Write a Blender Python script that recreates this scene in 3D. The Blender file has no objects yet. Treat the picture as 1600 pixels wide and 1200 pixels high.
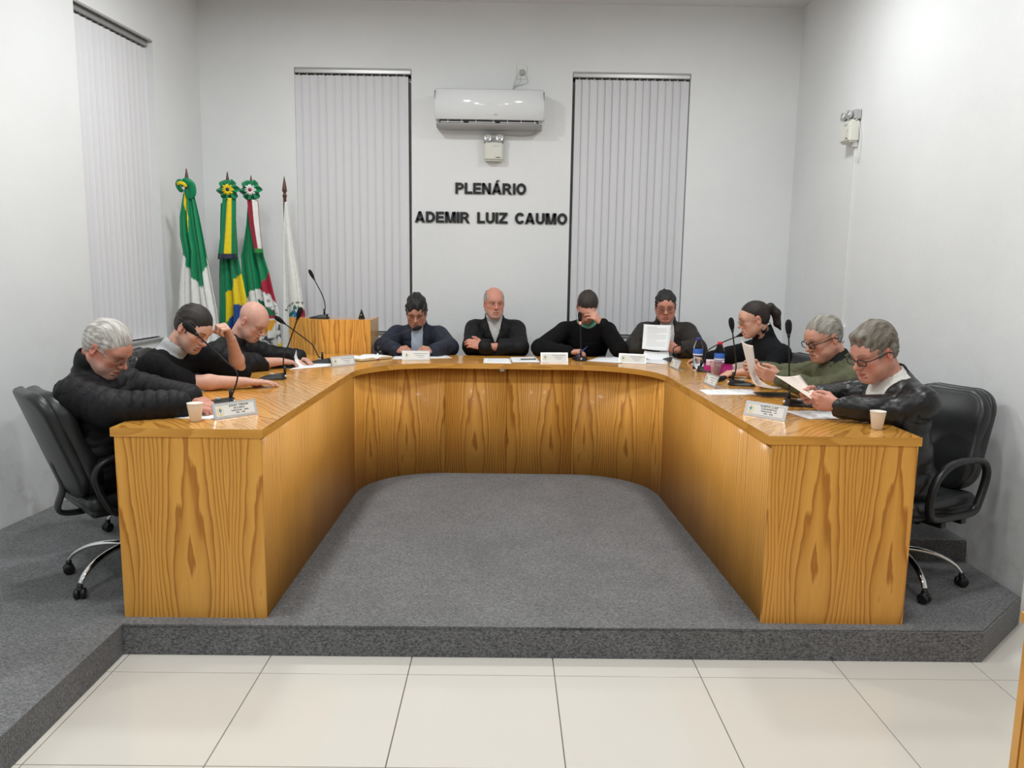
import bpy, bmesh, math, random
import numpy as np
from mathutils import Vector, Matrix
random.seed(7); rng = np.random.default_rng(7)
SC = bpy.context.scene
COL = SC.collection

# ---------------------------------------------------------------- camera
F_PX, CAM_H = 1220.0, 1.67
PITCH, YAW, ROLL = 0.14751, 0.009876, 0.014557
def cam_axes():
    cp, sp, cy, sy = math.cos(PITCH), math.sin(PITCH), math.cos(YAW), math.sin(YAW)
    fw = np.array([sy*cp, cy*cp, -sp]); rt = np.array([cy, -sy, 0.0]); up = np.cross(rt, fw)
    cr, sr = math.cos(ROLL), math.sin(ROLL)
    return cr*rt + sr*up, -sr*rt + cr*up, fw
RT, UP, FW = cam_axes()
cam_data = bpy.data.cameras.new('camera'); cam = bpy.data.objects.new('camera', cam_data)
COL.objects.link(cam); SC.camera = cam
cam_data.sensor_width = 36.0; cam_data.lens = F_PX/1600*36; cam_data.clip_start = 0.05
cam.matrix_world = Matrix(((RT[0], UP[0], -FW[0], 0), (RT[1], UP[1], -FW[1], 0), (RT[2], UP[2], -FW[2], CAM_H), (0, 0, 0, 1)))
def ray(x, y): return RT*(x-800)/F_PX + UP*(600-y)/F_PX + FW
def at(x, y, Y):            # measured point -> world point at depth Y
    d = ray(x, y); return np.array([0, 0, CAM_H]) + d*(Y/d[1])
def onz(x, y, z):
    d = ray(x, y); return np.array([0, 0, CAM_H]) + d*((z-CAM_H)/d[2])

# ---------------------------------------------------------------- light and exposure
w = bpy.data.worlds.new('night'); SC.world = w; w.use_nodes = True
w.node_tree.nodes['Background'].inputs[0].default_value = (0.02, 0.025, 0.04, 1)
w.node_tree.nodes['Background'].inputs[1].default_value = 0.3
SC.view_settings.view_transform = 'Standard'; SC.view_settings.look = 'None'
SC.view_settings.gamma = 1.0; SC.view_settings.use_curve_mapping = False
SC.view_settings.exposure = 0.10
LAMP_POWER = 34.0
LAMPS = [(-1.45, 5.0), (1.45, 5.0), (-1.45, 3.1), (1.45, 3.1), (-1.45, 1.2), (1.45, 1.2), (-1.45, -0.9), (1.45, -0.9)]
CEIL = 3.88
def lamp_light(x, y):
    l = bpy.data.lights.new('ceiling_lamp_light', 'AREA'); l.shape = 'SQUARE'; l.size = 0.26
    l.energy = LAMP_POWER*(1.0 if y > 2 else 0.75)*(1.06 if x < 0 else 0.78); l.color = (0.975, 1.0, 0.995)
    o = bpy.data.objects.new('ceiling_lamp_light', l); COL.objects.link(o)
    o.location = (x, y, CEIL-0.06); return o
LIGHT_OBJS = [lamp_light(x, y) for x, y in LAMPS]
try:
    SC.cycles.max_bounces = 8; SC.cycles.diffuse_bounces = 5; SC.cycles.use_denoising = True
except Exception: pass

# ---------------------------------------------------------------- helpers
def tag(o, label=None, cat=None, group=None, kind=None):
    if label: o['label'] = label
    if cat: o['category'] = cat
    if group: o['group'] = group
    if kind: o['kind'] = kind
    return o
def thing(name, label, cat, loc=(0, 0, 0), rz=0.0, group=None):
    o = bpy.data.objects.new(name, None); COL.objects.link(o); o.empty_display_size = 0.1
    o.location = loc; o.rotation_euler = (0, 0, rz)
    return tag(o, label, cat, group)
def link(name, me, mat=None, parent=None, keep_world=False):
    o = bpy.data.objects.new(name, me); COL.objects.link(o)
    if mat is not None:
        for m in (mat if isinstance(mat, (list, tuple)) else [mat]): me.materials.append(m)
    if parent is not None:
        o.parent = parent
        if keep_world:
            o.matrix_parent_inverse = PW(parent).inverted()
    return o
def PW(o):
    m = Matrix.LocRotScale(o.location, o.rotation_euler, o.scale)
    if o.parent: return PW(o.parent) @ o.matrix_parent_inverse @ m
    return m
def mesh_np(name, V, Q, smooth=True, col=None):
    me = bpy.data.meshes.new(name); V = np.asarray(V, np.float32); Q = np.asarray(Q, np.int32)
    n = Q.shape[1]
    me.vertices.add(len(V)); me.vertices.foreach_set('co', V.ravel())
    me.loops.add(Q.size); me.loops.foreach_set('vertex_index', Q.ravel())
    me.polygons.add(len(Q)); me.polygons.foreach_set('loop_start', np.arange(0, Q.size, n, dtype=np.int32))
    me.polygons.foreach_set('loop_total', np.full(len(Q), n, np.int32))
    me.update(calc_edges=True); me.validate()
    me.polygons.foreach_set('use_smooth', np.full(len(me.polygons), smooth))
    if col is not None and len(col) == len(me.vertices):
        a = me.color_attributes.new('Col', 'FLOAT_COLOR', 'POINT')
        c = np.ones((len(V), 4), np.float32); c[:, :3] = col; a.data.foreach_set('color', c.ravel())
    me.update(); return me
def bm_mesh(bm, name='mesh', smooth=False):
    me = bpy.data.meshes.new(name); bmesh.ops.recalc_face_normals(bm, faces=bm.faces); bm.to_mesh(me); bm.free()
    if smooth: me.polygons.foreach_set('use_smooth', [True]*len(me.polygons))
    return me
def add_box(bm, c, s, rot=None):
    m = Matrix.Translation(c) @ (rot.to_4x4() if rot is not None else Matrix.Identity(4)) @ Matrix.Diagonal((s[0], s[1], s[2], 1))
    return bmesh.ops.create_cube(bm, size=1, matrix=m)['verts']
def box_obj(name, lo, hi, mat, parent=None, bevel=0.0, seg=2, smooth=False, kw=False):
    bm = bmesh.new(); lo = Vector(lo); hi = Vector(hi)
    add_box(bm, (lo+hi)/2, hi-lo)
    if bevel: bmesh.ops.bevel(bm, geom=list(bm.edges), offset=bevel, segments=seg, affect='EDGES', profile=0.5)
    return link(name, bm_mesh(bm, name, smooth), mat, parent, kw)
def add_prism(bm, pts, z0, z1):
    a = [bm.verts.new((p[0], p[1], z0)) for p in pts]; b = [bm.verts.new((p[0], p[1], z1)) for p in pts]
    bm.faces.new(a[::-1]); bm.faces.new(b); n = len(pts)
    for i in range(n): bm.faces.new((a[i], a[(i+1) % n], b[(i+1) % n], b[i]))
def smooth_path(pts, n=6):
    P = [np.array(p, float) for p in pts]; out = []
    for i in range(len(P)-1):
        p0 = P[max(i-1, 0)]; p1 = P[i]; p2 = P[i+1]; p3 = P[min(i+2, len(P)-1)]
        for j in range(n):
            t = j/n
            out.append(0.5*((2*p1) + (-p0+p2)*t + (2*p0-5*p1+4*p2-p3)*t*t + (-p0+3*p1-3*p2+p3)*t**3))
    out.append(P[-1]); return out
def add_tube(bm, pts, r, n=10, closed=False, flat=1.0, upv=None):
    P = [Vector(p) for p in pts]; m = len(P); R = r if isinstance(r, (list, tuple)) else [r]*m
    rings = []; u = None
    for i, p in enumerate(P):
        if closed: t = (P[(i+1) % m]-P[i-1]).normalized()
        else: t = (P[min(i+1, m-1)]-P[max(i-1, 0)]).normalized()
        if upv is not None: u = (Vector(upv)-t*t.dot(Vector(upv))).normalized()
        elif u is None: u = t.orthogonal().normalized()
        else:
            u = u-t*u.dot(t)
            u = u.normalized() if u.length > 1e-6 else t.orthogonal().normalized()
        v = t.cross(u)
        rings.append([bm.verts.new(p+(u*math.cos(a)*flat+v*math.sin(a))*R[i]) for a in [2*math.pi*k/n for k in range(n)]])
    for i in range(m if closed else m-1):
        A, B = rings[i], rings[(i+1) % m]
        for k in range(n): bm.faces.new((A[k], A[(k+1) % n], B[(k+1) % n], B[k]))
    if not closed:
        bm.faces.new(rings[0][::-1]); bm.faces.new(rings[-1])
def tube_obj(name, pts, r, mat, parent=None, n=10, closed=False, flat=1.0, upv=None, kw=False):
    bm = bmesh.new(); add_tube(bm, pts, r, n, closed, flat, upv)
    return link(name, bm_mesh(bm, name, True), mat, parent, kw)
def add_lathe(bm, prof, c=(0, 0, 0), n=24, rot=None, cap=True):
    rings = []; c = Vector(c)
    for r, z in prof:
        ring = []
        for k in range(n):
            a = 2*math.pi*k/n; v = Vector((r*math.cos(a), r*math.sin(a), z))
            if rot is not None: v = rot @ v
            ring.append(bm.verts.new(c+v))
        rings.append(ring)
    for A, B in zip(rings, rings[1:]):
        for k in range(n): bm.faces.new((A[k], A[(k+1) % n], B[(k+1) % n], B[k]))
    if cap: bm.faces.new(rings[0][::-1]); bm.faces.new(rings[-1])
def lathe_obj(name, prof, mat, parent=None, c=(0, 0, 0), n=24, rot=None, cap=True, kw=False):
    bm = bmesh.new(); add_lathe(bm, prof, c, n, rot, cap)
    o = link(name, bm_mesh(bm, name, True), mat, parent, kw); return o
def copy_tree(o, parent=None):
    c = o.copy(); COL.objects.link(c)
    if parent is not None: c.parent = parent
    for ch in [k for k in COL.objects if k.parent == o]: copy_tree(ch, c)
    return c

# ---------------------------------------------------------------- materials
def nt(name):
    m = bpy.data.materials.new(name); m.use_nodes = True
    return m, m.node_tree, m.node_tree.nodes, m.node_tree.links, m.node_tree.nodes['Principled BSDF']
def mat(name, col, rough=0.5, metal=0.0, noise=0.0, nscale=40, bump=0.0, bscale=200, spec=0.5, trans=0.0, emit=None, estr=0.0, alpha=1.0, coat=0.0, sheen=0.0, ior=1.45):
    m, t, N, L, b = nt(name)
    b.inputs['Base Color'].default_value = (*col, 1); b.inputs['Roughness'].default_value = rough
    b.inputs['Metallic'].default_value = metal; b.inputs['Specular IOR Level'].default_value = spec
    b.inputs['Transmission Weight'].default_value = trans; b.inputs['Alpha'].default_value = alpha
    b.inputs['Coat Weight'].default_value = coat; b.inputs['IOR'].default_value = ior
    if sheen: b.inputs['Sheen Weight'].default_value = sheen
    if emit: b.inputs['Emission Color'].default_value = (*emit, 1); b.inputs['Emission Strength'].default_value = estr
    if noise or bump:
        tc = N.new('ShaderNodeTexCoord')
    if noise:
        n = N.new('ShaderNodeTexNoise'); n.inputs['Scale'].default_value = nscale; n.inputs['Detail'].default_value = 5
        L.new(tc.outputs['Object'], n.inputs['Vector'])
        mx = N.new('ShaderNodeMix'); mx.data_type = 'RGBA'
        mx.inputs['A'].default_value = (*[c*(1-noise) for c in col], 1); mx.inputs['B'].default_value = (*[min(1, c*(1+noise)) for c in col], 1)
        L.new(n.outputs['Fac'], mx.inputs['Factor']); L.new(mx.outputs['Result'], b.inputs['Base Color'])
    if bump:
        n2 = N.new('ShaderNodeTexNoise'); n2.inputs['Scale'].default_value = bscale; n2.inputs['Detail'].default_value = 4
        L.new(tc.outputs['Object'], n2.inputs['Vector'])
        bp = N.new('ShaderNodeBump'); bp.inputs['Strength'].default_value = bump; bp.inputs['Distance'].default_value = 0.004
        L.new(n2.outputs['Fac'], bp.inputs['Height']); L.new(bp.outputs['Normal'], b.inputs['Normal'])
    return m
def vcol_mat(name, rough=0.6, noise=0.08, nscale=60, bump=0.1, bscale=300, sheen=0.0, sss=0.0, spec=0.4, stretch=None):
    m, t, N, L, b = nt(name)
    a = N.new('ShaderNodeVertexColor'); a.layer_name = 'Col'
    tc = N.new('ShaderNodeTexCoord'); mp = N.new('ShaderNodeMapping')
    if stretch: mp.inputs['Scale'].default_value = stretch
    L.new(tc.outputs['Object'], mp.inputs['Vector'])
    n = N.new('ShaderNodeTexNoise'); n.inputs['Scale'].default_value = nscale; n.inputs['Detail'].default_value = 5
    L.new(mp.outputs['Vector'], n.inputs['Vector'])
    mr = N.new('ShaderNodeMapRange'); mr.inputs['To Min'].default_value = 1-noise; mr.inputs['To Max'].default_value = 1+noise
    mr.inputs['From Min'].default_value = 0.3; mr.inputs['From Max'].default_value = 0.7
    L.new(n.outputs['Fac'], mr.inputs['Value'])
    vm = N.new('ShaderNodeVectorMath'); vm.operation = 'SCALE'; L.new(a.outputs['Color'], vm.inputs[0]); L.new(mr.outputs['Result'], vm.inputs['Scale'])
    L.new(vm.outputs['Vector'], b.inputs['Base Color'])
    b.inputs['Roughness'].default_value = rough; b.inputs['Specular IOR Level'].default_value = spec
    if sheen: b.inputs['Sheen Weight'].default_value = sheen
    if sss:
        b.inputs['Subsurface Weight'].default_value = sss; b.inputs['Subsurface Radius'].default_value = (0.012, 0.005, 0.003); b.inputs['Subsurface Scale'].default_value = 0.6
    n2 = N.new('ShaderNodeTexNoise'); n2.inputs['Scale'].default_value = bscale; n2.inputs['Detail'].default_value = 3
    L.new(mp.outputs['Vector'], n2.inputs['Vector'])
    bp = N.new('ShaderNodeBump'); bp.inputs['Strength'].default_value = bump; bp.inputs['Distance'].default_value = 0.003
    L.new(n2.outputs['Fac'], bp.inputs['Height']); L.new(bp.outputs['Normal'], b.inputs['Normal'])
    return m

# ---------------------------------------------------------------- signed-distance sculpting (for people)
def unit(v): v = np.asarray(v, float); return v/(np.linalg.norm(v)+1e-12)
def hsin(P, s, ph): return np.sin(P[:, 0]*s+ph)*np.sin(P[:, 1]*s*1.1+ph*1.7)*np.sin(P[:, 2]*s*0.9+ph*0.6)
class Sculpt:
    def __init__(s, vox): s.vox = vox; s.ops = []
    def cone(s, a, b, ra, rb, k=0.02, mode='u', rib=None, flat=None):
        a = np.array(a, np.float32); b = np.array(b, np.float32); ba = b-a; L2 = float(ba@ba)+1e-12; L = math.sqrt(L2)
        def f(P, coarse=False):
            q = P-a; h = np.clip(q@ba/L2, 0, 1)
            v = q-h[:, None]*ba
            if flat is not None:
                fn, fs = flat; c = v@np.asarray(fn, np.float32); v = v+np.outer(c*(fs-1), fn).astype(np.float32)
            d = np.sqrt((v*v).sum(1))-(ra+(rb-ra)*h)
            if rib and not coarse: d = d-rib[1]*(np.abs(np.sin(math.pi*((q@ba)/L+rib[2])/rib[0])+1e-4)**0.45-0.75)
            return d
        s.ops.append((f, mode, k, (a+b)/2, L/2+max(ra, rb)*(1.3 if flat is None else 2.0))); return s
    def ell(s, c, r, R=None, k=0.02, mode='u', rib=None):
        c = np.array(c, np.float32); r = np.array(r, np.float32); R = np.eye(3, dtype=np.float32) if R is None else np.asarray(R, np.float32)
        def f(P, coarse=False):
            q = (P-c)@R.T; k0 = np.sqrt(((q/r)**2).sum(1))
            if coarse: return (k0-1)*r.min()
            k1 = np.sqrt(((q/(r*r))**2).sum(1))+1e-9
            d = k0*(k0-1)/k1
            if rib: d = d-rib[1]*(np.abs(np.sin(math.pi*(q[:, 2]+rib[2])/rib[0])+1e-4)**0.45-0.75)
            return d
        s.ops.append((f, mode, k, c, float(r.max()))); return s
    def fn(s, f, mode, k=0.01, c=None, R=None): s.ops.append((f, mode, k, c, R)); return s
    def build(s, disp=None, amp=0.01):
        vox = s.vox; lo = np.full(3, 1e9); hi = -lo
        for f, mode, k, c, R in s.ops:
            if mode == 'u': lo = np.minimum(lo, c-R); hi = np.maximum(hi, c+R)
        lo -= 0.03; hi += 0.03; B = 8
        nb = np.ceil((hi-lo)/(B*vox)).astype(int); n = nb*B
        gi = np.stack(np.meshgrid(*[np.arange(m) for m in nb], indexing='ij'), -1).reshape(-1, 3)
        bc = (lo+(gi+0.5)*B*vox).astype(np.float32); hd = B*vox*0.87
        D = np.full(len(bc), 1.0, np.float32); near = np.zeros(len(bc), bool)
        for f, mode, k, c, R in s.ops:
            d = f(bc, True)
            if mode == 'u': D = np.minimum(D, d)
            elif mode == 's': D = np.maximum(D, -d)
            else: D = np.maximum(D, d)
        act = np.abs(D) < hd+0.012+amp
        V = np.where(D < 0, np.float32(-1), np.float32(1))
        V = np.repeat(np.repeat(np.repeat(V.reshape(nb), B, 0), B, 1), B, 2).reshape(nb[0], B, nb[1], B, nb[2], B)
        ai = gi[act]; ab = bc[act]
        off = (np.stack(np.meshgrid(*[np.arange(B)]*3, indexing='ij'), -1).reshape(-1, 3)*vox).astype(np.float32)
        P = (lo+ai*B*vox).astype(np.float32)[:, None, :]+off[None]
        W = np.full(P.shape[:2], 0.08, np.float32)
        for f, mode, k, c, R in s.ops:
            if c is None: sel = np.arange(len(ab))
            else: sel = np.nonzero(((ab-c)**2).sum(1) < (R+hd+k+0.012)**2)[0]
            if not len(sel): continue
            d = f(P[sel].reshape(-1, 3)).reshape(len(sel), -1).astype(np.float32); o = W[sel]
            if mode == 'u':
                h = np.clip(0.5+0.5*(d-o)/k, 0, 1); W[sel] = d*(1-h)+o*h-k*h*(1-h)
            else:
                if mode == 's': d = -d
                h = np.clip(0.5-0.5*(d-o)/k, 0, 1); W[sel] = d*(1-h)+o*h+k*h*(1-h)
        if disp is not None: W += disp(P.reshape(-1, 3)).reshape(W.shape)
        V[ai[:, 0], :, ai[:, 1], :, ai[:, 2], :] = W.reshape(-1, B, B, B)
        V = V.reshape(n); I = V < 0
        c8 = np.zeros(np.array(n)-1, np.uint8)
        for dx in (0, 1):
            for dy in (0, 1):
                for dz in (0, 1): c8 += I[dx:n[0]-1+dx, dy:n[1]-1+dy, dz:n[2]-1+dz]
        cells = np.argwhere((c8 > 0) & (c8 < 8)); m = len(cells)
        idm = np.full(c8.shape, -1, np.int32); idm[tuple(cells.T)] = np.arange(m)
        acc = np.zeros((m, 3)); cnt = np.zeros(m)
        for ax in range(3):
            e = np.zeros(3, int); e[ax] = 1; o1, o2 = [x for x in range(3) if x != ax]
            for p in (0, 1):
                for q in (0, 1):
                    s0 = np.zeros(3, int); s0[o1] = p; s0[o2] = q
                    A = V[tuple((cells+s0).T)]; Bv = V[tuple((cells+s0+e).T)]
                    x = (A < 0) != (Bv < 0); t = np.where(x, A/(A-Bv+1e-12), 0)
                    pt = s0+t[:, None]*e; acc += pt*x[:, None]; cnt += x
        verts = lo+(cells+acc/np.maximum(cnt, 1)[:, None])*vox
        F = []
        for ax in range(3):
            e = [0, 0, 0]; e[ax] = 1; o1, o2 = (ax+1) % 3, (ax+2) % 3
            a = I[tuple(slice(0, n[x]-(1 if x == ax else 0)) for x in range(3))]
            b = I[tuple(slice(e[x], n[x]) for x in range(3))]
            E = np.argwhere(a != b); E = E[(E[:, o1] > 0) & (E[:, o2] > 0) & (E[:, o1] < n[o1]-1) & (E[:, o2] < n[o2]-1)]
            s1 = np.zeros(3, int); s1[o1] = 1; s2 = np.zeros(3, int); s2[o2] = 1
            q = np.stack([idm[tuple((E-s1-s2).T)], idm[tuple((E-s2).T)], idm[tuple(E.T)], idm[tuple((E-s1).T)]], 1)
            flip = ~I[tuple(E.T)]; q[flip] = q[flip][:, ::-1]; F.append(q)
        F = np.concatenate(F); F = F[(F >= 0).all(1)]
        return verts, F
# ---------------------------------------------------------------- people
M_SKIN = vcol_mat('skin', rough=0.5, noise=0.06, nscale=45, bump=0.12, bscale=350, sss=0.12, spec=0.35)
M_HAIR = vcol_mat('hair', rough=0.55, noise=0.42, nscale=230, bump=1.0, bscale=300, spec=0.35, stretch=(1, 0.1, 0.12))
M_CLOTH = vcol_mat('knit_cloth', rough=0.88, noise=0.12, nscale=90, bump=0.2, bscale=420, spec=0.12)
M_NYLON = vcol_mat('nylon_cloth', rough=0.6, noise=0.08, nscale=40, bump=0.15, bscale=120, spec=0.2)
M_LEATHER = vcol_mat('leather_cloth', rough=0.36, noise=0.1, nscale=60, bump=0.2, bscale=90, spec=0.5)
M_EYE = mat('eyeball', (0.62, 0.58, 0.54), 0.2); M_IRIS = mat('iris', (0.05, 0.035, 0.02), 0.15)
M_GFRAME = mat('black_spectacle_frame', (0.012, 0.012, 0.014), 0.25)
M_GWIRE = mat('thin_spectacle_wire', (0.25, 0.22, 0.18), 0.3, 1.0)
M_LENS = mat('spectacle_lens', (0.97, 0.97, 0.97), 0.03, trans=1.0, ior=1.05, spec=0.3)
M_SHOE = mat('black_shoe_leather', (0.015, 0.014, 0.013), 0.35, noise=0.1)

def head_frame(yaw, pitch, roll):
    y, p, r = [math.radians(a) for a in (yaw, pitch, roll)]
    f = np.array([math.cos(y)*math.cos(p), math.sin(y)*math.cos(p), -math.sin(p)])
    rt = unit(np.cross(f, (0, 0, 1))); u = np.cross(rt, f)
    rt, u = math.cos(r)*rt+math.sin(r)*u, -math.sin(r)*rt+math.cos(r)*u
    return np.array([rt, f, u])          # rows: person's right, forward, up

def hand_ops(S, wr, d, n, right, curl=(0.5, 0.6, 0.4), sc=1.0, thumb=(0.5, 0.2), spread=0.0, fan=0.0):
    d = unit(d); n = np.asarray(n, float); n = unit(n-d*(n@d)); s = np.cross(d, n) if right else np.cross(n, d)
    wr = np.asarray(wr, float); k = 0.007
    kn = []
    for i, (o, ln) in enumerate(((0.028, 0.088), (0.0095, 0.092), (-0.0095, 0.087), (-0.028, 0.078))):
        K = wr+d*ln*sc+s*o*sc; kn.append(K)
        S.cone(wr+d*0.012*sc+s*o*0.55*sc, K, 0.0165*sc, 0.0115*sc, 0.012)
    S.cone(wr+d*0.03*sc+n*0.006+s*0.012, wr+d*0.06*sc+n*0.006-s*0.012, 0.016*sc, 0.015*sc, 0.012)
    for i, K in enumerate(kn):
        ls = (0.96, 1.06, 1.0, 0.8)[i]*sc; a = 0; p = K
        side = s*(1.5-i)*spread
        for j, (L, r0, r1) in enumerate(((0.043, 0.0098, 0.0088), (0.027, 0.0088, 0.0078), (0.021, 0.0078, 0.0064))):
            a += curl[j]+fan*(i-1.5)*(1 if j == 0 else 0)
            dr = unit(math.cos(a)*d+math.sin(a)*n+side); q = p+dr*L*ls
            S.cone(p, q, r0*sc, r1*sc, 0.0035 if j else 0.008); p = q
    t0 = wr+d*0.02*sc+s*0.018*sc; t1 = t0+(unit(d*0.7+s*(0.75-thumb[0]*0.5)+n*thumb[0]))*0.045*sc
    t2 = t1+unit(d*0.95+s*(0.3-thumb[0]*0.6)+n*thumb[1])*0.032*sc; t3 = t2+unit(d+n*(thumb[1]+0.2)-s*thumb[0]*0.5)*0.026*sc
    S.cone(t0, t1, 0.0165*sc, 0.0125*sc, 0.012); S.cone(t1, t2, 0.0118*sc, 0.0102*sc, 0.004); S.cone(t2, t3, 0.0102*sc, 0.0082*sc, 0.004)

def head_ops(S, c, R, fat=0.0, hs=1.0, eye=0.5, ear=1.0, nose=1.0):
    W = lambda x, y, z: c+(np.array([x, y, z])*hs)@R
    E = lambda x, y, z, rx, ry, rz, k=0.02, mode='u', RR=None: S.ell(W(x, y, z), np.array([rx, ry, rz])*hs, R if RR is None else RR, k, mode)
    C = lambda a, b, ra, rb, k=0.015, mode='u': S.cone(W(*a), W(*b), ra*hs, rb*hs, k, mode)
    E(0, -0.012, 0.04, 0.0755, 0.096, 0.086)
    E(0, 0.006, 0.02, 0.069, 0.088, 0.075, 0.03)
    E(0, 0.026, -0.045, 0.058+fat*0.4, 0.06, 0.074, 0.03)
    E(0, 0.058, -0.088, 0.03+fat*0.3, 0.03, 0.026, 0.03)
    E(0, 0.076, -0.103, 0.016, 0.013, 0.013, 0.02)                         # chin
    for s in (-1, 1):
        C((s*0.056, -0.008, -0.05), (s*0.026, 0.062, -0.098), 0.017+fat*0.5, 0.014+fat*0.4, 0.03)   # jaw line
        E(s*0.043, 0.056, -0.022, 0.021, 0.02, 0.018, 0.022)              # cheekbone
        E(s*0.04, 0.05, -0.06, 0.022+fat*0.6, 0.02+fat*0.3, 0.026, 0.025)  # cheek
        C((s*0.014, 0.083, 0.024), (s*0.048, 0.068, 0.022), 0.0105, 0.009, 0.014)     # brow ridge
    E(0, 0.07, 0.03, 0.045, 0.02, 0.03, 0.03)
    E(0, 0.078, -0.066, 0.026, 0.018, 0.02, 0.02)                          # muzzle
    for s in (-1, 1):
        E(s*0.031, 0.0965, 0.001, 0.018, 0.0135, 0.012, 0.013, 's')           # socket
        E(s*0.031, 0.0735, 0.001, 0.0145, 0.0125, 0.0125, 0.005)           # lid
    C((0, 0.083, 0.016), (0, 0.111*nose, -0.025), 0.0078, 0.0105, 0.010)
    E(0, 0.1105*nose, -0.0295, 0.0125, 0.0125, 0.0105, 0.008)
    for s in (-1, 1):
        E(s*0.0145, 0.0965, -0.034, 0.0085, 0.0115, 0.008, 0.006)
        E(s*0.0065, 0.105, -0.0425, 0.0036, 0.0055, 0.004, 0.003, 's')
    for s in (-1, 1):
        C((s*0.002, 0.0945, -0.0615), (s*0.021, 0.083, -0.0655), 0.0058, 0.0042, 0.006)
        C((s*0.001, 0.0935, -0.0745), (s*0.019, 0.083, -0.071), 0.0072, 0.005, 0.006)
        C((s*0.001, 0.1005, -0.0675), (s*0.025, 0.088, -0.0685), 0.0024, 0.0022, 0.003, 's')
        C((s*0.022, 0.098, -0.036), (s*0.034, 0.084, -0.066), 0.0035, 0.003, 0.007, 's')      # nose-to-mouth fold
        C((s*0.018, 0.092, -0.013), (s*0.040, 0.084, -0.016), 0.0028, 0.002, 0.006, 's')      # under-eye fold
    C((-0.02, 0.085, -0.084), (0.02, 0.085, -0.084), 0.004, 0.004, 0.008, 's')
    if eye > 0.6:
        for s in (-1, 1): E(s*0.031, 0.089, 0.001, 0.0115, 0.008, 0.0052, 0.003, 's')
    if ear:
        a = math.radians(18)
        for s in (-1, 1):
            Rl = np.array([[math.cos(a), s*-math.sin(a), 0], [s*math.sin(a), math.cos(a), 0], [0, 0, 1]])@R
            E(s*0.079, -0.014, -0.004, 0.0075, 0.018, 0.031, 0.006, 'u', Rl)
            E(s*0.087, -0.009, 0.0, 0.006, 0.0105, 0.019, 0.004, 's', Rl)
            E(s*0.074, -0.006, -0.028, 0.007, 0.009, 0.011, 0.008)

def skin_colors(V, c, R, hs, skin, brow, beard=None, eye=0.5, red=1.0):
    q = ((V-c)@R.T)/hs; x, y, z = q.T; ax = np.abs(x)
    col = np.tile(np.array(skin), (len(V), 1)); inh = (np.abs(q) < 0.17).all(1)
    def mixc(m, c2, amt=1.0):
        m = np.clip(m*inh, 0, 1)[:, None]*amt; col[:] = col*(1-m)+np.array(c2)*m
    sk = np.array(skin)
    g = lambda cx, cy, cz, r: np.exp(-(((ax-cx)**2+(y-cy)**2+(z-cz)**2)/(r*r)))
    rosy = sk*np.array([1.05, 0.72, 0.68])
    mixc(g(0.042, 0.07, -0.035, 0.022), rosy, 0.6*red); mixc(g(0, 0.108, -0.03, 0.014), rosy, 0.7*red)
    mixc(((ax-0.082)**2+(y+0.01)**2 < 0.03**2).astype(float)*(np.abs(z) < 0.035), rosy, 0.5)
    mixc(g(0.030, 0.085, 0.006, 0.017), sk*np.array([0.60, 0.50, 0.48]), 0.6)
    if beard is not None:
        m = np.clip((-0.035-z)/0.02, 0, 1)*(y > -0.01)*(z > -0.13)*(1-g(0, 0.09, -0.067, 0.016)); mixc(m, beard, 0.3)
    lip = sk*np.array([0.78, 0.48, 0.46])
    m = ((ax < 0.022) & (np.abs(z+0.0675) < 0.0095*(1-(ax/0.024)**2)+0.001) & (y > 0.07)).astype(float); mixc(m, lip, 0.75)
    m = ((ax < 0.022) & (np.abs(z+0.0675) < 0.0022) & (y > 0.07)).astype(float); mixc(m, lip*0.35, 0.8)
    bz = 0.0235+0.006*np.sin(np.clip((ax-0.012)/0.04, 0, 1)*math.pi*0.8)
    m = ((ax > 0.012) & (ax < 0.05) & (np.abs(z-bz) < 0.0048*(1-(ax-0.012)/0.06)) & (y > 0.045)).astype(float); mixc(m, brow, 0.9)
    ez = -0.003 if eye > 0.6 else -0.0055
    m = ((np.abs(ax-0.031) < 0.0145) & (np.abs(z-(ez-(ax-0.031)**2*12)) < 0.0021) & (y > 0.06)).astype(float)
    if eye <= 0.6: mixc(m, (0.03, 0.02, 0.018), 0.8)
    return np.clip(col, 0, 1)

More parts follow.
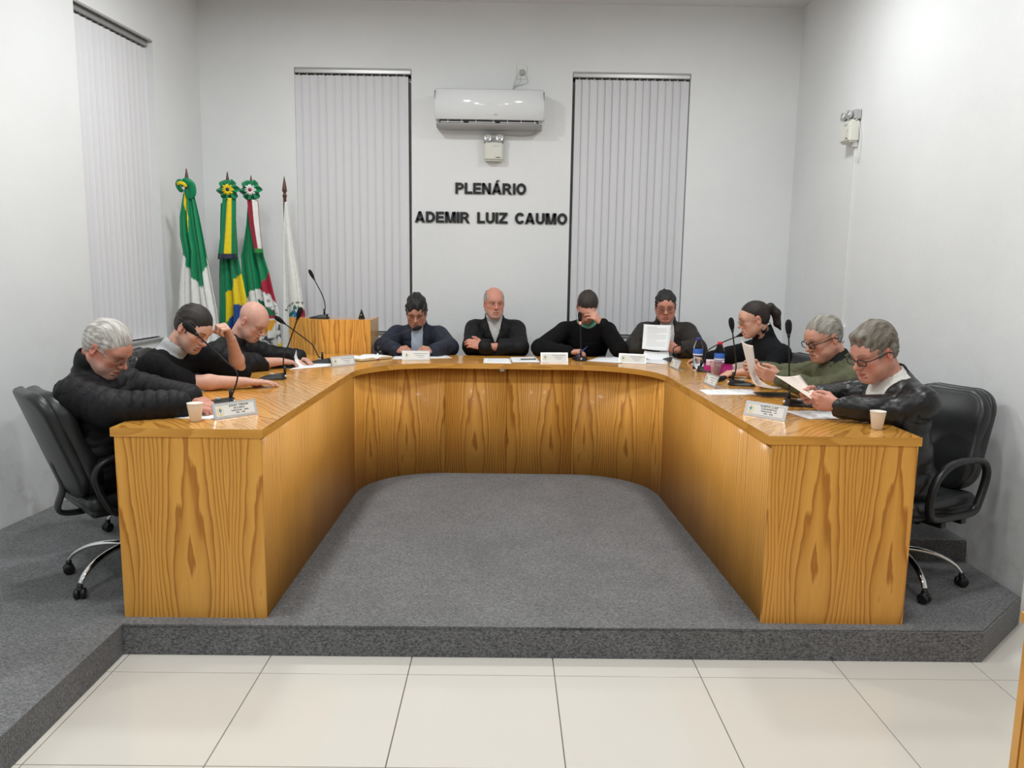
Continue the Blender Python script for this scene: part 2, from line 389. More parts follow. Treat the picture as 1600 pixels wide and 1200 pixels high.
def hair_build(name, c, R, hs, style, colr, parent, vox=0.0042):
    S = Sculpt(vox); W = lambda x, y, z: c+(np.array([x, y, z])*hs)@R
    E = lambda x, y, z, rx, ry, rz, k=0.015, mode='u': S.ell(W(x, y, z), np.array([rx, ry, rz])*hs, R, k, mode)
    C = lambda a, b, ra, rb, k=0.012, mode='u': S.cone(W(*a), W(*b), ra*hs, rb*hs, k, mode)
    t = style.get('t', 0.008); ln = style.get('front', 0.072); bz = style.get('nape', -0.055); tz = style.get('side', -0.012)
    E(0, -0.014, 0.04, 0.0755+min(t*0.9, 0.0035+t*0.4), 0.096+t, 0.086+t*style.get('top', 1.0))
    E(0, -0.02, 0.0, 0.072+min(t*0.8, 0.003+t*0.4), 0.082+t*0.8, 0.07)
    for a in style.get('tufts', []): E(*a)
    # carve the face, temples, ears and neck
    E(0, 0.135, ln-0.095, 0.080, 0.108, 0.095, 0.006, 's')
    E(0, 0.10, -0.05, 0.12, 0.083+style.get('temple', 0.0), 0.085, 0.008, 's')
    for s in (-1, 1): E(s*0.088, -0.004, -0.012, 0.03, 0.024, 0.036, 0.004, 's')
    u = R[2].astype(np.float32); fwd = R[1].astype(np.float32); cc = c.astype(np.float32)
    def low(P, coarse=False):
        q = P-cc; z = q@u; y = q@fwd; return (np.where(y > -0.02, tz, tz+(bz-tz)*np.clip((-0.02-y)/0.05, 0, 1))*hs-z)
    S.fn(low, 'i', 0.006)
    if style.get('bald'):
        E(0, 0.02, 0.1, 0.066, 0.115, 0.085, 0.008, 's')
    for a in style.get('extra', []): C(*a)
    amp = style.get('amp', 0.003)*0.4; fr = style.get('freq', 240)
    rt = R[0].astype(np.float32)
    def disp(P):
        q = P-cc; x = q@rt; y = q@fwd; z = q@u
        wv = np.sin(y*28+1.3*np.sin(x*40))*0.012+np.sin(z*33+x*21)*0.01
        ang = np.arctan2(x+wv*0.7, z+0.03)
        a = np.sin(ang*0.12*fr+np.sin(y*45)*1.1+wv*60)*0.6+np.sin((x+wv)*fr*1.1+y*50)*0.4+0.6*np.sin(x*70+y*50+z*55)*np.sin(y*38-x*30)
        return amp*a
    V, F = S.build(disp, amp*1.6)
    q = ((V-c)@R.T); base = np.array(colr)
    rn = np.sin(q[:, 0]*150+q[:, 1]*40)*np.sin(q[:, 2]*60+q[:, 1]*50)
    rn = 0.5+0.5*rn; c2 = np.array(style.get('col2', colr))
    colv = base*(1-rn[:, None])+c2*rn[:, None]
    sc = style.get('sidecol')
    if sc is not None:
        m = np.clip((0.035-q[:, 2])/0.04, 0, 1)[:, None]; colv = colv*(1-m)+np.array(sc)*m
    o = link('hair', mesh_np('hair', q, F, True, colv), M_HAIR, parent)
    o.rotation_euler = Matrix([[R[j][i] for j in range(3)] for i in range(3)]).to_euler(); return o

def glasses_build(c, R, hs, parent, thick=0.0022, matf=None, w=0.026, h=0.017, tint=True):
    matf = matf or M_GFRAME; W = lambda x, y, z: c+(np.array([x, y, z])*hs)@R
    bm = bmesh.new(); bl = bmesh.new()
    for s in (-1, 1):
        pts = []
        for k in range(20):
            a = 2*math.pi*k/20; ca, sa = math.cos(a), math.sin(a)
            x = s*0.0335+w*np.sign(ca)*abs(ca)**0.6; z = -0.004+h*np.sign(sa)*abs(sa)**0.7
            pts.append(W(x, 0.104-0.1*abs(x)**1.4, z))
        add_tube(bm, pts, thick, 8, closed=True)
        vs = [bl.verts.new(p) for p in pts]; bl.faces.new(vs)
        add_tube(bm, smooth_path([W(s*0.0585, 0.101, 0.004), W(s*0.074, 0.085, 0.005), W(s*0.0815, 0.04, 0.006), W(s*0.0825, -0.005, 0.008), W(s*0.083, -0.03, -0.008)], 4), thick*1.05, 6)
    add_tube(bm, smooth_path([W(-0.009, 0.103, 0.001), W(0, 0.107, 0.004), W(0.009, 0.103, 0.001)], 4), thick, 6)
    g = link('glasses', bm_mesh(bm, 'glasses', True), matf, parent)
    l = link('lens', bm_mesh(bl, 'lens'), M_LENS, g)
    sm = l.modifiers.new('thickness', 'SOLIDIFY'); sm.thickness = 0.0012
    return g

def person(label, J, P, floor=0.142):
    """J: joints (world). P: looks."""
    J = {k: np.asarray(v, float) for k, v in J.items()}
    hs = P.get('hs', 1.0); R = head_frame(*P['head_rot']); hc = J['head']; vox = P.get('vox', 0.0045)
    root = thing('person', label, 'person', (J['hip'][0], J['hip'][1], floor))
    root_inv = Matrix.Translation((-J['hip'][0], -J['hip'][1], -floor))
    def child(name, V, F, col, m, parent=root):
        V = V-np.array([J['hip'][0], J['hip'][1], floor]) if parent is root else V
        return link(name, mesh_np(name, V, F, True, col), m, parent)
    up = unit(J['neck']-J['hip']); rg = unit(J['shR']-J['shL']); rg = unit(rg-up*(rg@up)); fd = np.cross(up, rg)
    B = np.array([rg, fd, up]); L = np.linalg.norm(J['neck']-J['hip'])
    fat = P.get('fat', 0.0); lerp = lambda a, b, t: a+(b-a)*t
    pel = J['hip']; belly = lerp(J['hip'], J['neck'], 0.3)+fd*0.02; chest = lerp(J['hip'], J['neck'], 0.68)+fd*0.005
    nb = J['neck']; skull = hc+(np.array([0, -0.03, -0.05])*hs)@R
    # continuous body surface: head, neck, trunk, arms, hands
    S = Sculpt(vox)
    S.cone(nb-up*0.03, skull, 0.053*hs+fat*0.06, 0.053*hs+fat*0.15, 0.03)
    S.ell(chest, (0.13, 0.085, 0.2), B, 0.04); S.ell(belly, (0.12, 0.085, 0.17), B, 0.04); S.ell(pel, (0.13, 0.09, 0.1), B, 0.04)
    for s in 'LR':
        S.cone(nb-up*0.03, J['sh'+s], 0.045, 0.045, 0.04)
        S.cone(J['sh'+s], J['el'+s], 0.046, 0.04, 0.02); 
        fa = J['wr'+s]-J['el'+s]
        S.cone(J['el'+s], J['el'+s]+fa*0.4, 0.041, 0.041, 0.02); S.cone(J['el'+s]+fa*0.4, J['wr'+s], 0.041, 0.026, 0.02)
        H = P['hand'+s]
        if H is not None: hand_ops(S, J['wr'+s], H['d'], H['n'], s == 'R', H.get('curl', (0.5, 0.6, 0.4)), H.get('sc', 1.0), H.get('thumb', (0.5, 0.2)), H.get('spread', 0.0), H.get('fan', 0.0))
    head_ops(S, hc, R, P.get('face_fat', 0.0), hs, P.get('eye', 0.4), 1.0, P.get('nose', 1.0))
    V, F = S.build()
    col = skin_colors(V, hc, R, hs, P['skin'], P.get('brow', P.get('hair_col', (0.05, 0.03, 0.02))), P.get('beard'), P.get('eye', 0.4), P.get('red', 1.0))
    child('body', V, F, col, M_SKIN)
    if P.get('eye', 0.4) > 0.6:
        for s in (-1, 1):
            o3 = np.array([J['hip'][0], J['hip'][1], floor])
            ec = hc+(np.array([s*0.031, 0.0745, 0.001])*hs)@R
            bm = bmesh.new(); bmesh.ops.create_uvsphere(bm, u_segments=16, v_segments=10, radius=0.0112*hs, matrix=Matrix.Translation(ec-o3))
            e = link('eye', bm_mesh(bm, 'eye', True), M_EYE, root)
            gz = unit(R[1]+P.get('gaze', (0, 0, 0)))
            bm = bmesh.new(); bmesh.ops.create_uvsphere(bm, u_segments=12, v_segments=8, radius=0.0062*hs, matrix=Matrix.Translation(ec-o3+gz*0.0066*hs))
            link('iris', bm_mesh(bm, 'iris', True), M_IRIS, e)
    if P.get('hair'):
        h = hair_build('hair', hc, R, hs, P['hair'], P['hair_col'], root, P.get('hvox', 0.0045))
        h.location = Vector(hc)+root_inv.translation
    if P.get('glasses'):
        g = glasses_build(hc, R, hs, root, **P['glasses']); g.location = root_inv.translation
    # garments
    def torso(S, o, rib=None, sleeves=True, k=0.035, cut=0.008, armr=(0.0, 0.0, 0.0), hem=0.02):
        rib = (rib[0], rib[1], 0.01) if rib else None
        S.ell(chest, (0.168+o+fat*0.3, 0.105+o+fat*0.4, 0.215), B, k, rib=rib); S.ell(belly, (0.158+o+fat, 0.11+o+fat, 0.18), B, k, rib=rib)
        S.ell(pel+up*0.01, (0.17+o+fat, 0.12+o+fat*0.8, 0.11+hem), B, k, rib=rib)
        for s in 'LR':
            S.cone(nb-up*(0.045), J['sh'+s]-up*0.008, 0.048+o, 0.050+o, 0.04)
            if sleeves:
                a, b, c_ = J['sh'+s], J['el'+s], J['wr'+s]; fa = c_-b; la = np.linalg.norm(fa)
                r3 = (rib[0], rib[1], 0.01) if rib else None
                S.cone(a, b, 0.054+o+armr[0], 0.047+o+armr[1], 0.03, rib=r3)
                e = P.get('sleeve'+s, 1.0)
                if e > 0.12: S.cone(b, b+fa*(e-cut/la), 0.047+o+armr[1], 0.036+o*0.8+armr[2], 0.025, rib=r3)
    def neckhole(S, r=0.062, h=0.0):
        d = unit(skull-nb); S.cone(nb+d*(0.0+h), skull+d*0.1, r, r+0.01, 0.006, 's')
    def vcut(S, z0, slope, x0=0.0, w0=0.0, ytop=-0.02):
        o = nb.astype(np.float32); rr = (rg).astype(np.float32); ff = fd.astype(np.float32); uu = up.astype(np.float32)
        def f(Pp, coarse=False):
            q = Pp-o; x = q@rr-x0; y = q@ff; z = q@uu
            return np.maximum(np.abs(x)-np.clip((z-z0)*slope, 0, 0.09)-w0, np.maximum(-(y-ytop), z0-z))*0.7
        S.fn(f, 's', 0.006)
    def wr(amp, fr):
        if amp == 0: return None
        ks = [np.random.default_rng(int(fr)+i).normal(0, 1, (2, 3)) for i in range(4)]
        def f(P_):
            P_ = P_-nb.astype(np.float32); t = 0.5*amp*hsin(P_, fr*0.8, 0.7)
            for i, (k1, k2) in enumerate(ks):
                k1 = unit(k1)*fr*(1.0+0.25*i); k2 = unit(k2)*fr*0.5
                s_ = np.sin(P_@k1.astype(np.float32)+1.8*np.sin(P_@k2.astype(np.float32)+i)); mk = 0.5+0.5*np.sin(P_@(k2*0.9).astype(np.float32)[::-1]+2*i)
                t = t+amp*1.2*((1-np.abs(s_))**3)*mk
            return t
        return f
    def collar(S, r=0.07, h=0.07, ro=0.016, back=0.0, kk=0.012, rt_=None):
        d = unit(skull-nb); a = nb-d*0.01-fd*back; S.cone(a, a+d*h, r+ro, rt_ or r+ro*0.6, kk)
    gv = P.get('gvox', 0.0075)
    for g in P['garments']:
        kind = g['kind']; S = Sculpt(g.get('vox', gv if kind == 'jacket' else g.get('sv', 0.0078)))
        if kind == 'shirt':
            torso(S, g.get('o', 0.004), sleeves=g.get('sleeves', False)); d = unit(skull-nb)
            S.cone(nb-d*0.005, nb+d*g.get('h', 0.05), 0.065, 0.070, 0.012); neckhole(S, 0.0565, 0.02)
            if g.get('open'): vcut(S, -0.1, 0.35)
        elif kind == 'jacket':
            torso(S, g.get('o', 0.02), g.get('rib'), armr=g.get('armr', (0, 0, 0)), hem=g.get('hem', 0.02))
            collar(S, g.get('cr', 0.066), g.get('ch', 0.06), g.get('cro', 0.016), g.get('cback', 0.0), 0.012, g.get('crt')); neckhole(S, g.get('nh', 0.064), -0.01 if g.get('v') else 0.0)
            if g.get('v'): vcut(S, *g['v'])
        V, F = S.build(wr(g.get('wa', 0.002 if kind == 'jacket' else 0.0), g.get('wf', 38)), 0.01)
        col = np.tile(np.array(g['col']), (len(V), 1))
        if g.get('paint'): col = g['paint'](V, ((V-nb)@B.T), col)
        child(g['name'], V, F, col, g['mat'])
    # trousers and shoes
    S = Sculpt(0.014); fo = unit(np.array([fd[0], fd[1], 0]))
    rgh = unit(np.array([rg[0], rg[1], 0]))
    S.ell(pel-np.array([0, 0, 0.0]), (0.165+fat*0.6, 0.13+fat*0.3, 0.1), np.array([rgh, fo, (0, 0, 1)]), 0.03)
    for s, sg in (('L', -1), ('R', 1)):
        hp = pel+rgh*sg*0.085; kn = pel+rgh*sg*P.get('knee_w', 0.13)+fo*P.get('thigh', 0.38)+np.array([0, 0, 0.005]); kn[2] = max(floor+0.46, pel[2])-0.03
        an = kn+fo*P.get('shin', 0.02); an[2] = floor+0.09
        S.cone(hp, kn, 0.085, 0.068, 0.03); S.cone(kn, an, 0.066, 0.05, 0.02)
        sh = Sculpt(0.009); sh.cone(an-fo*0.02+np.array([0, 0, -0.045]), an+fo*0.15+np.array([0, 0, -0.052]), 0.042, 0.032, 0.02); sh.cone(an, an-np.array([0, 0, 0.03]), 0.045, 0.042, 0.02)
        fl = floor
        sh.fn(lambda Pp, coarse=False: fl+0.002-Pp[:, 2], 'i', 0.004)
        V, F = sh.build(); child('shoe', V, F, np.tile((0.02, 0.02, 0.02), (len(V), 1)), M_SHOE)
    V, F = S.build(wr(0.003, 30), 0.01); child('trousers', V, F, np.tile(np.array(P.get('trousers', (0.012, 0.012, 0.014))), (len(V), 1)), M_CLOTH)
    return root
# ---------------------------------------------------------------- surface materials
def wall_mat():
    m, t, N, L, b = nt('white_plaster')
    tc = N.new('ShaderNodeTexCoord')
    n = N.new('ShaderNodeTexNoise'); n.inputs['Scale'].default_value = 1.1; n.inputs['Detail'].default_value = 6; L.new(tc.outputs['Object'], n.inputs['Vector'])
    r = N.new('ShaderNodeValToRGB'); r.color_ramp.elements[0].position = 0.3; r.color_ramp.elements[0].color = (0.735, 0.75, 0.755, 1)
    r.color_ramp.elements[1].position = 0.65; r.color_ramp.elements[1].color = (0.79, 0.80, 0.805, 1); L.new(n.outputs['Fac'], r.inputs['Fac'])
    # damp stains near the foot of the walls
    sp = N.new('ShaderNodeSeparateXYZ'); L.new(tc.outputs['Object'], sp.inputs[0])
    zr = N.new('ShaderNodeMapRange'); zr.inputs['From Min'].default_value = 0.15; zr.inputs['From Max'].default_value = 0.75; zr.inputs['To Min'].default_value = 1; zr.inputs['To Max'].default_value = 0; L.new(sp.outputs['Z'], zr.inputs['Value'])
    n3 = N.new('ShaderNodeTexNoise'); n3.inputs['Scale'].default_value = 9; n3.inputs['Detail'].default_value = 8; n3.inputs['Roughness'].default_value = 0.7; L.new(tc.outputs['Object'], n3.inputs['Vector'])
    th = N.new('ShaderNodeMapRange'); th.inputs['From Min'].default_value = 0.5; th.inputs['From Max'].default_value = 0.66; L.new(n3.outputs['Fac'], th.inputs['Value'])
    mu = N.new('ShaderNodeMath'); mu.operation = 'MULTIPLY'; L.new(zr.outputs[0], mu.inputs[0]); L.new(th.outputs[0], mu.inputs[1])
    mx = N.new('ShaderNodeMix'); mx.data_type = 'RGBA'; L.new(mu.outputs[0], mx.inputs['Factor']); L.new(r.outputs['Color'], mx.inputs['A']); mx.inputs['B'].default_value = (0.62, 0.62, 0.60, 1)
    L.new(mx.outputs['Result'], b.inputs['Base Color']); b.inputs['Roughness'].default_value = 0.65; b.inputs['Specular IOR Level'].default_value = 0.25
    n2 = N.new('ShaderNodeTexNoise'); n2.inputs['Scale'].default_value = 9; n2.inputs['Detail'].default_value = 7; L.new(tc.outputs['Object'], n2.inputs['Vector'])
    bp = N.new('ShaderNodeBump'); bp.inputs['Strength'].default_value = 0.25; bp.inputs['Distance'].default_value = 0.012
    L.new(n2.outputs['Fac'], bp.inputs['Height']); L.new(bp.outputs['Normal'], b.inputs['Normal'])
    return m
M_WALL = wall_mat()
M_CEIL = mat('ceiling_paint', (0.72, 0.72, 0.73), 0.8, noise=0.02, nscale=3)
def carpet_mat():
    m, t, N, L, b = nt('grey_carpet'); tc = N.new('ShaderNodeTexCoord')
    mp = N.new('ShaderNodeMapping'); mp.inputs['Scale'].default_value = (1, 2.2, 1.6); L.new(tc.outputs['Object'], mp.inputs['Vector'])
    n = N.new('ShaderNodeTexNoise'); n.inputs['Scale'].default_value = 95; n.inputs['Detail'].default_value = 6; n.inputs['Roughness'].default_value = 0.75; L.new(mp.outputs['Vector'], n.inputs['Vector'])
    r = N.new('ShaderNodeValToRGB'); e = r.color_ramp.elements; e[0].position = 0.36; e[0].color = (0.045, 0.046, 0.049, 1); e[1].position = 0.66; e[1].color = (0.285, 0.288, 0.295, 1)
    L.new(n.outputs['Fac'], r.inputs['Fac'])
    n3 = N.new('ShaderNodeTexNoise'); n3.inputs['Scale'].default_value = 3.5; n3.inputs['Detail'].default_value = 4; L.new(tc.outputs['Object'], n3.inputs['Vector'])
    mr = N.new('ShaderNodeMapRange'); mr.inputs['From Min'].default_value = 0.3; mr.inputs['From Max'].default_value = 0.7; mr.inputs['To Min'].default_value = 0.9; mr.inputs['To Max'].default_value = 1.12; L.new(n3.outputs['Fac'], mr.inputs['Value'])
    vm = N.new('ShaderNodeVectorMath'); vm.operation = 'SCALE'; L.new(r.outputs['Color'], vm.inputs[0]); L.new(mr.outputs[0], vm.inputs['Scale'])
    L.new(vm.outputs['Vector'], b.inputs['Base Color']); b.inputs['Roughness'].default_value = 0.95; b.inputs['Specular IOR Level'].default_value = 0.1; b.inputs['Sheen Weight'].default_value = 0.15
    bp = N.new('ShaderNodeBump'); bp.inputs['Strength'].default_value = 0.6; bp.inputs['Distance'].default_value = 0.006
    L.new(n.outputs['Fac'], bp.inputs['Height']); L.new(bp.outputs['Normal'], b.inputs['Normal']); return m
M_CARPET = carpet_mat()
def wood_mat(name, rough=0.35, coat=0.25, seed=0.0, contrast=1.0, light=1.0, lines=24.0, period=0.155, warp=7.0, quad=0.0):
    m, t, N, L, b = nt(name)
    uv = N.new('ShaderNodeUVMap'); sp = N.new('ShaderNodeSeparateXYZ'); L.new(uv.outputs['UV'], sp.inputs[0])
    def M(op, a, b_=None, c=None):
        n = N.new('ShaderNodeMath'); n.operation = op
        for i, v in enumerate((a, b_, c)):
            if v is None: continue
            if isinstance(v, (int, float)): n.inputs[i].default_value = v
            else: L.new(v, n.inputs[i])
        return n.outputs[0]
    U = M('ADD', sp.outputs['X'], seed); V = M('ADD', sp.outputs['Y'], seed*0.37)
    def noise(su, sv, det, rough_=0.5, w_=0.0, uu=None):
        c = N.new('ShaderNodeCombineXYZ'); L.new(M('MULTIPLY', uu if uu is not None else U, su), c.inputs[0]); L.new(M('MULTIPLY', V, sv), c.inputs[1]); c.inputs[2].default_value = w_
        n = N.new('ShaderNodeTexNoise'); n.inputs['Scale'].default_value = 1.0; n.inputs['Detail'].default_value = det; n.inputs['Roughness'].default_value = rough_
        L.new(c.outputs[0], n.inputs['Vector']); return n.outputs['Fac']
    pp = M('PINGPONG', U, period)
    a = noise(7.0, 1.1, 1.0, 0.4, 0.0, pp); a2 = noise(26.0, 5.0, 2.0, 0.5, 3.1)
    a3 = noise(3.0, 0.7, 1.0, 0.4, 7.7, pp)
    base = M('MULTIPLY', pp, lines) if not quad else M('MULTIPLY', M('MULTIPLY', pp, pp), quad)
    ring = M('ADD', M('ADD', base, M('MULTIPLY', a, warp)), M('MULTIPLY', a2, 0.75))
    fr = M('FRACT', ring)
    dens = M('FRACT', M('ADD', M('MULTIPLY', ring, 0.5), 0.2))
    fib = noise(260.0, 6.0, 3.0, 0.6, 1.7)
    r = N.new('ShaderNodeValToRGB'); e = r.color_ramp.elements
    lt = [c*light for c in (0.69, 0.345, 0.068)]; md = [c*light for c in (0.60, 0.28, 0.048)]; dk = [c*light for c in (0.39, 0.148, 0.02)]
    dk = [md[i]+(dk[i]-md[i])*contrast for i in range(3)]
    e[0].position = 0.0; e[0].color = (*lt, 1); e[1].position = 1.0; e[1].color = (*lt, 1)
    x = e.new(0.62); x.color = (*md, 1); x = e.new(0.86); x.color = (*dk, 1); x = e.new(0.92); x.color = (*dk, 1)
    L.new(fr, r.inputs['Fac'])
    big = M('ADD', M('MULTIPLY', a3, 0.5), 0.76); sc = M('MULTIPLY', big, M('ADD', M('MULTIPLY', fib, 0.26), 0.87))
    vm = N.new('ShaderNodeVectorMath'); vm.operation = 'SCALE'; L.new(r.outputs['Color'], vm.inputs[0]); L.new(sc, vm.inputs['Scale'])
    L.new(vm.outputs['Vector'], b.inputs['Base Color']); b.inputs['Roughness'].default_value = rough; b.inputs['Coat Weight'].default_value = coat; b.inputs['Coat Roughness'].default_value = 0.14
    b.inputs['Specular IOR Level'].default_value = 0.4
    return m
M_WOOD = wood_mat('pine_veneer_board', rough=0.5, coat=0.08, contrast=0.95, period=0.165, warp=6.5, quad=190, light=1.16)
M_WOODF = wood_mat('pine_veneer_side', rough=0.5, coat=0.1, seed=0.061, contrast=0.8, light=1.0, lines=46, warp=4.0, period=0.24)
M_WOODT = wood_mat('pine_veneer_top', rough=0.25, coat=0.6, contrast=0.7, light=1.02, lines=20, period=0.4, warp=8.0)
M_WOODE = wood_mat('pine_edge_band', contrast=0.25, light=1.05, lines=10, period=0.5)
M_TILE = mat('glossy_cream_tile', (0.66, 0.63, 0.575), 0.13, noise=0.025, nscale=2.2, spec=0.5, bump=0.02, bscale=4)
M_GROUT = mat('grout', (0.33, 0.31, 0.28), 0.9)
M_BLIND = mat('blind_fabric', (0.70, 0.70, 0.725), 0.85, noise=0.04, nscale=160, bump=0.1, bscale=300)
M_ALU = mat('window_aluminium', (0.45, 0.45, 0.45), 0.4, 0.6)
M_GLASSN = mat('window_glass', (0.02, 0.025, 0.03), 0.05, spec=0.6)
M_WPLAST = mat('white_gloss_plastic', (0.78, 0.80, 0.81), 0.12, spec=0.5)
M_WPLAST2 = mat('white_matt_plastic', (0.74, 0.75, 0.73), 0.45)
M_GREYP = mat('grey_plastic', (0.42, 0.42, 0.42), 0.45)
M_DARK = mat('dark_recess', (0.012, 0.012, 0.012), 0.7)
M_BLACKP = mat('black_plastic', (0.013, 0.013, 0.014), 0.35)
M_FOAM = mat('black_foam', (0.008, 0.008, 0.009), 0.95, bump=0.4, bscale=600)
M_VINYL = mat('black_chair_leather', (0.016, 0.017, 0.018), 0.34, noise=0.1, bump=0.12, bscale=260, spec=0.5)
M_CHROME = mat('polished_chrome', (0.82, 0.82, 0.82), 0.08, 1.0)
M_BRUSHED = mat('brushed_aluminium', (0.62, 0.62, 0.62), 0.32, 0.75)
M_LETTER = mat('black_lettering', (0.012, 0.014, 0.015), 0.4)
M_PAPER = mat('white_paper', (0.84, 0.85, 0.86), 0.8)
M_PAPER2 = mat('warm_paper', (0.80, 0.70, 0.62), 0.8)
M_INK = mat('grey_ink', (0.25, 0.26, 0.28), 0.9)
M_INKP = mat('faint_print', (0.5, 0.51, 0.53), 0.9)
M_CARD = mat('name_card', (0.74, 0.75, 0.73), 0.6)
M_CUP = mat('white_cup_plastic', (0.86, 0.81, 0.74), 0.4, spec=0.4)
M_PET = mat('clear_bottle_plastic', (0.97, 0.98, 1.0), 0.06, trans=1.0, ior=1.06, spec=0.8)
M_WATER = mat('water', (0.96, 0.98, 1.0), 0.0, trans=1.0, ior=1.12)

# ---------------------------------------------------------------- room shell
def wall_y2x(y): return -2.64-0.094*(7.0-y)
YB = 7.0; XR = 2.5; TH = 0.22; WT, WB = 3.34, 1.08
bm = bmesh.new()
xs = [-3.4, -1.83, -0.83, 0.552, 1.568, 3.9]
for i in range(5):
    if i in (1, 3):
        for z0, z1 in ((0, WB), (WT, 4.1)): add_box(bm, ((xs[i]+xs[i+1])/2, YB+TH/2, (z0+z1)/2), (xs[i+1]-xs[i], TH, z1-z0))
    else: add_box(bm, ((xs[i]+xs[i+1])/2, YB+TH/2, 2.05), (xs[i+1]-xs[i], TH, 4.1))
tag(link('wall_back', bm_mesh(bm), M_WALL), kind='structure')
LWY0, LWY1 = 5.33, 6.27
def left_seg(bm, y0, y1, z0, z1, t=TH):
    add_prism(bm, [(wall_y2x(y0), y0), (wall_y2x(y1), y1), (wall_y2x(y1)-t, y1), (wall_y2x(y0)-t, y0)][::-1], z0, z1)
bm = bmesh.new(); left_seg(bm, -4.2, LWY0, 0, 4.1); left_seg(bm, LWY1, YB+TH, 0, 4.1); left_seg(bm, LWY0, LWY1, 0, WB); left_seg(bm, LWY0, LWY1, WT, 4.1)
tag(link('wall_left', bm_mesh(bm), M_WALL), kind='structure')
bm = bmesh.new()
add_prism(bm, [(XR, 4.0), (XR, YB+TH), (XR+TH, YB+TH), (XR+TH, 4.0)][::-1], 0, 4.1)
add_prism(bm, [(2.512, 3.56), (2.494, 4.004), (XR+TH, 4.004), (XR+TH, 3.56)][::-1], 0, 4.1)
tag(link('wall_right', bm_mesh(bm), M_WALL), kind='structure')
bm = bmesh.new(); add_box(bm, (3.25, 3.62, 2.05), (1.3, 0.1, 4.1)); add_box(bm, (3.95, -0.3, 2.05), (0.1, 8.0, 4.1))
tag(link('wall_side', bm_mesh(bm), M_WALL), kind='structure')
tag(box_obj('wall_front', (-4.2, -4.3, 0), (4.2, -4.1, 4.1), M_WALL), kind='structure')
tag(box_obj('ceiling', (-4.2, -4.3, CEIL+0.005), (4.2, 7.4, CEIL+0.12), M_CEIL), kind='structure')
fl = tag(box_obj('floor', (-4.2, -4.3, -0.12), (4.2, 7.4, -0.008), M_GROUT), kind='structure')
# floor tiles: one object per tile
bm = bmesh.new(); add_box(bm, (0, 0, -0.006), (0.6045, 0.6045, 0.012)); bmesh.ops.bevel(bm, geom=list(bm.edges), offset=0.0012, segments=1, affect='EDGES')
tile_me = bm_mesh(bm, 'tile'); tile_me.materials.append(M_TILE)
for i in range(-1, 9):
    for j in range(-9, 2):
        x = -1.601+0.6085*(i+0.5); y = 3.023+0.6085*(j+0.5)
        if y > 3.5 or (x > 3.6): continue
        if j < -2 and (i in (-1,)): continue
        o = bpy.data.objects.new('tile', tile_me); COL.objects.link(o); o.location = (x, y, 0.0); o.parent = fl
# carpeted platform and the higher step on the right
PZ = 0.142
bm = bmesh.new()
plat = [(-1.626, -4.1), (-1.626, 3.17), (2.092, 3.17), (2.50, 3.545), (2.50, 7.0), (-2.64, 7.0), (wall_y2x(-4.1), -4.1)]
add_prism(bm, plat, 0.0, PZ)
bmesh.ops.bevel(bm, geom=[e for e in bm.edges if all(v.co.z > PZ-0.001 for v in e.verts)], offset=0.008, segments=2, affect='EDGES')
tag(link('floor_platform', bm_mesh(bm), M_CARPET), kind='structure')
bm = bmesh.new(); add_prism(bm, [(2.16, 4.01), (2.5, 4.01), (2.5, 7.0), (2.16, 7.0)], PZ, 0.255)
bmesh.ops.bevel(bm, geom=[e for e in bm.edges if all(v.co.z > 0.254 for v in e.verts)], offset=0.006, segments=2, affect='EDGES')
tag(link('floor_step', bm_mesh(bm), M_CARPET), kind='structure')

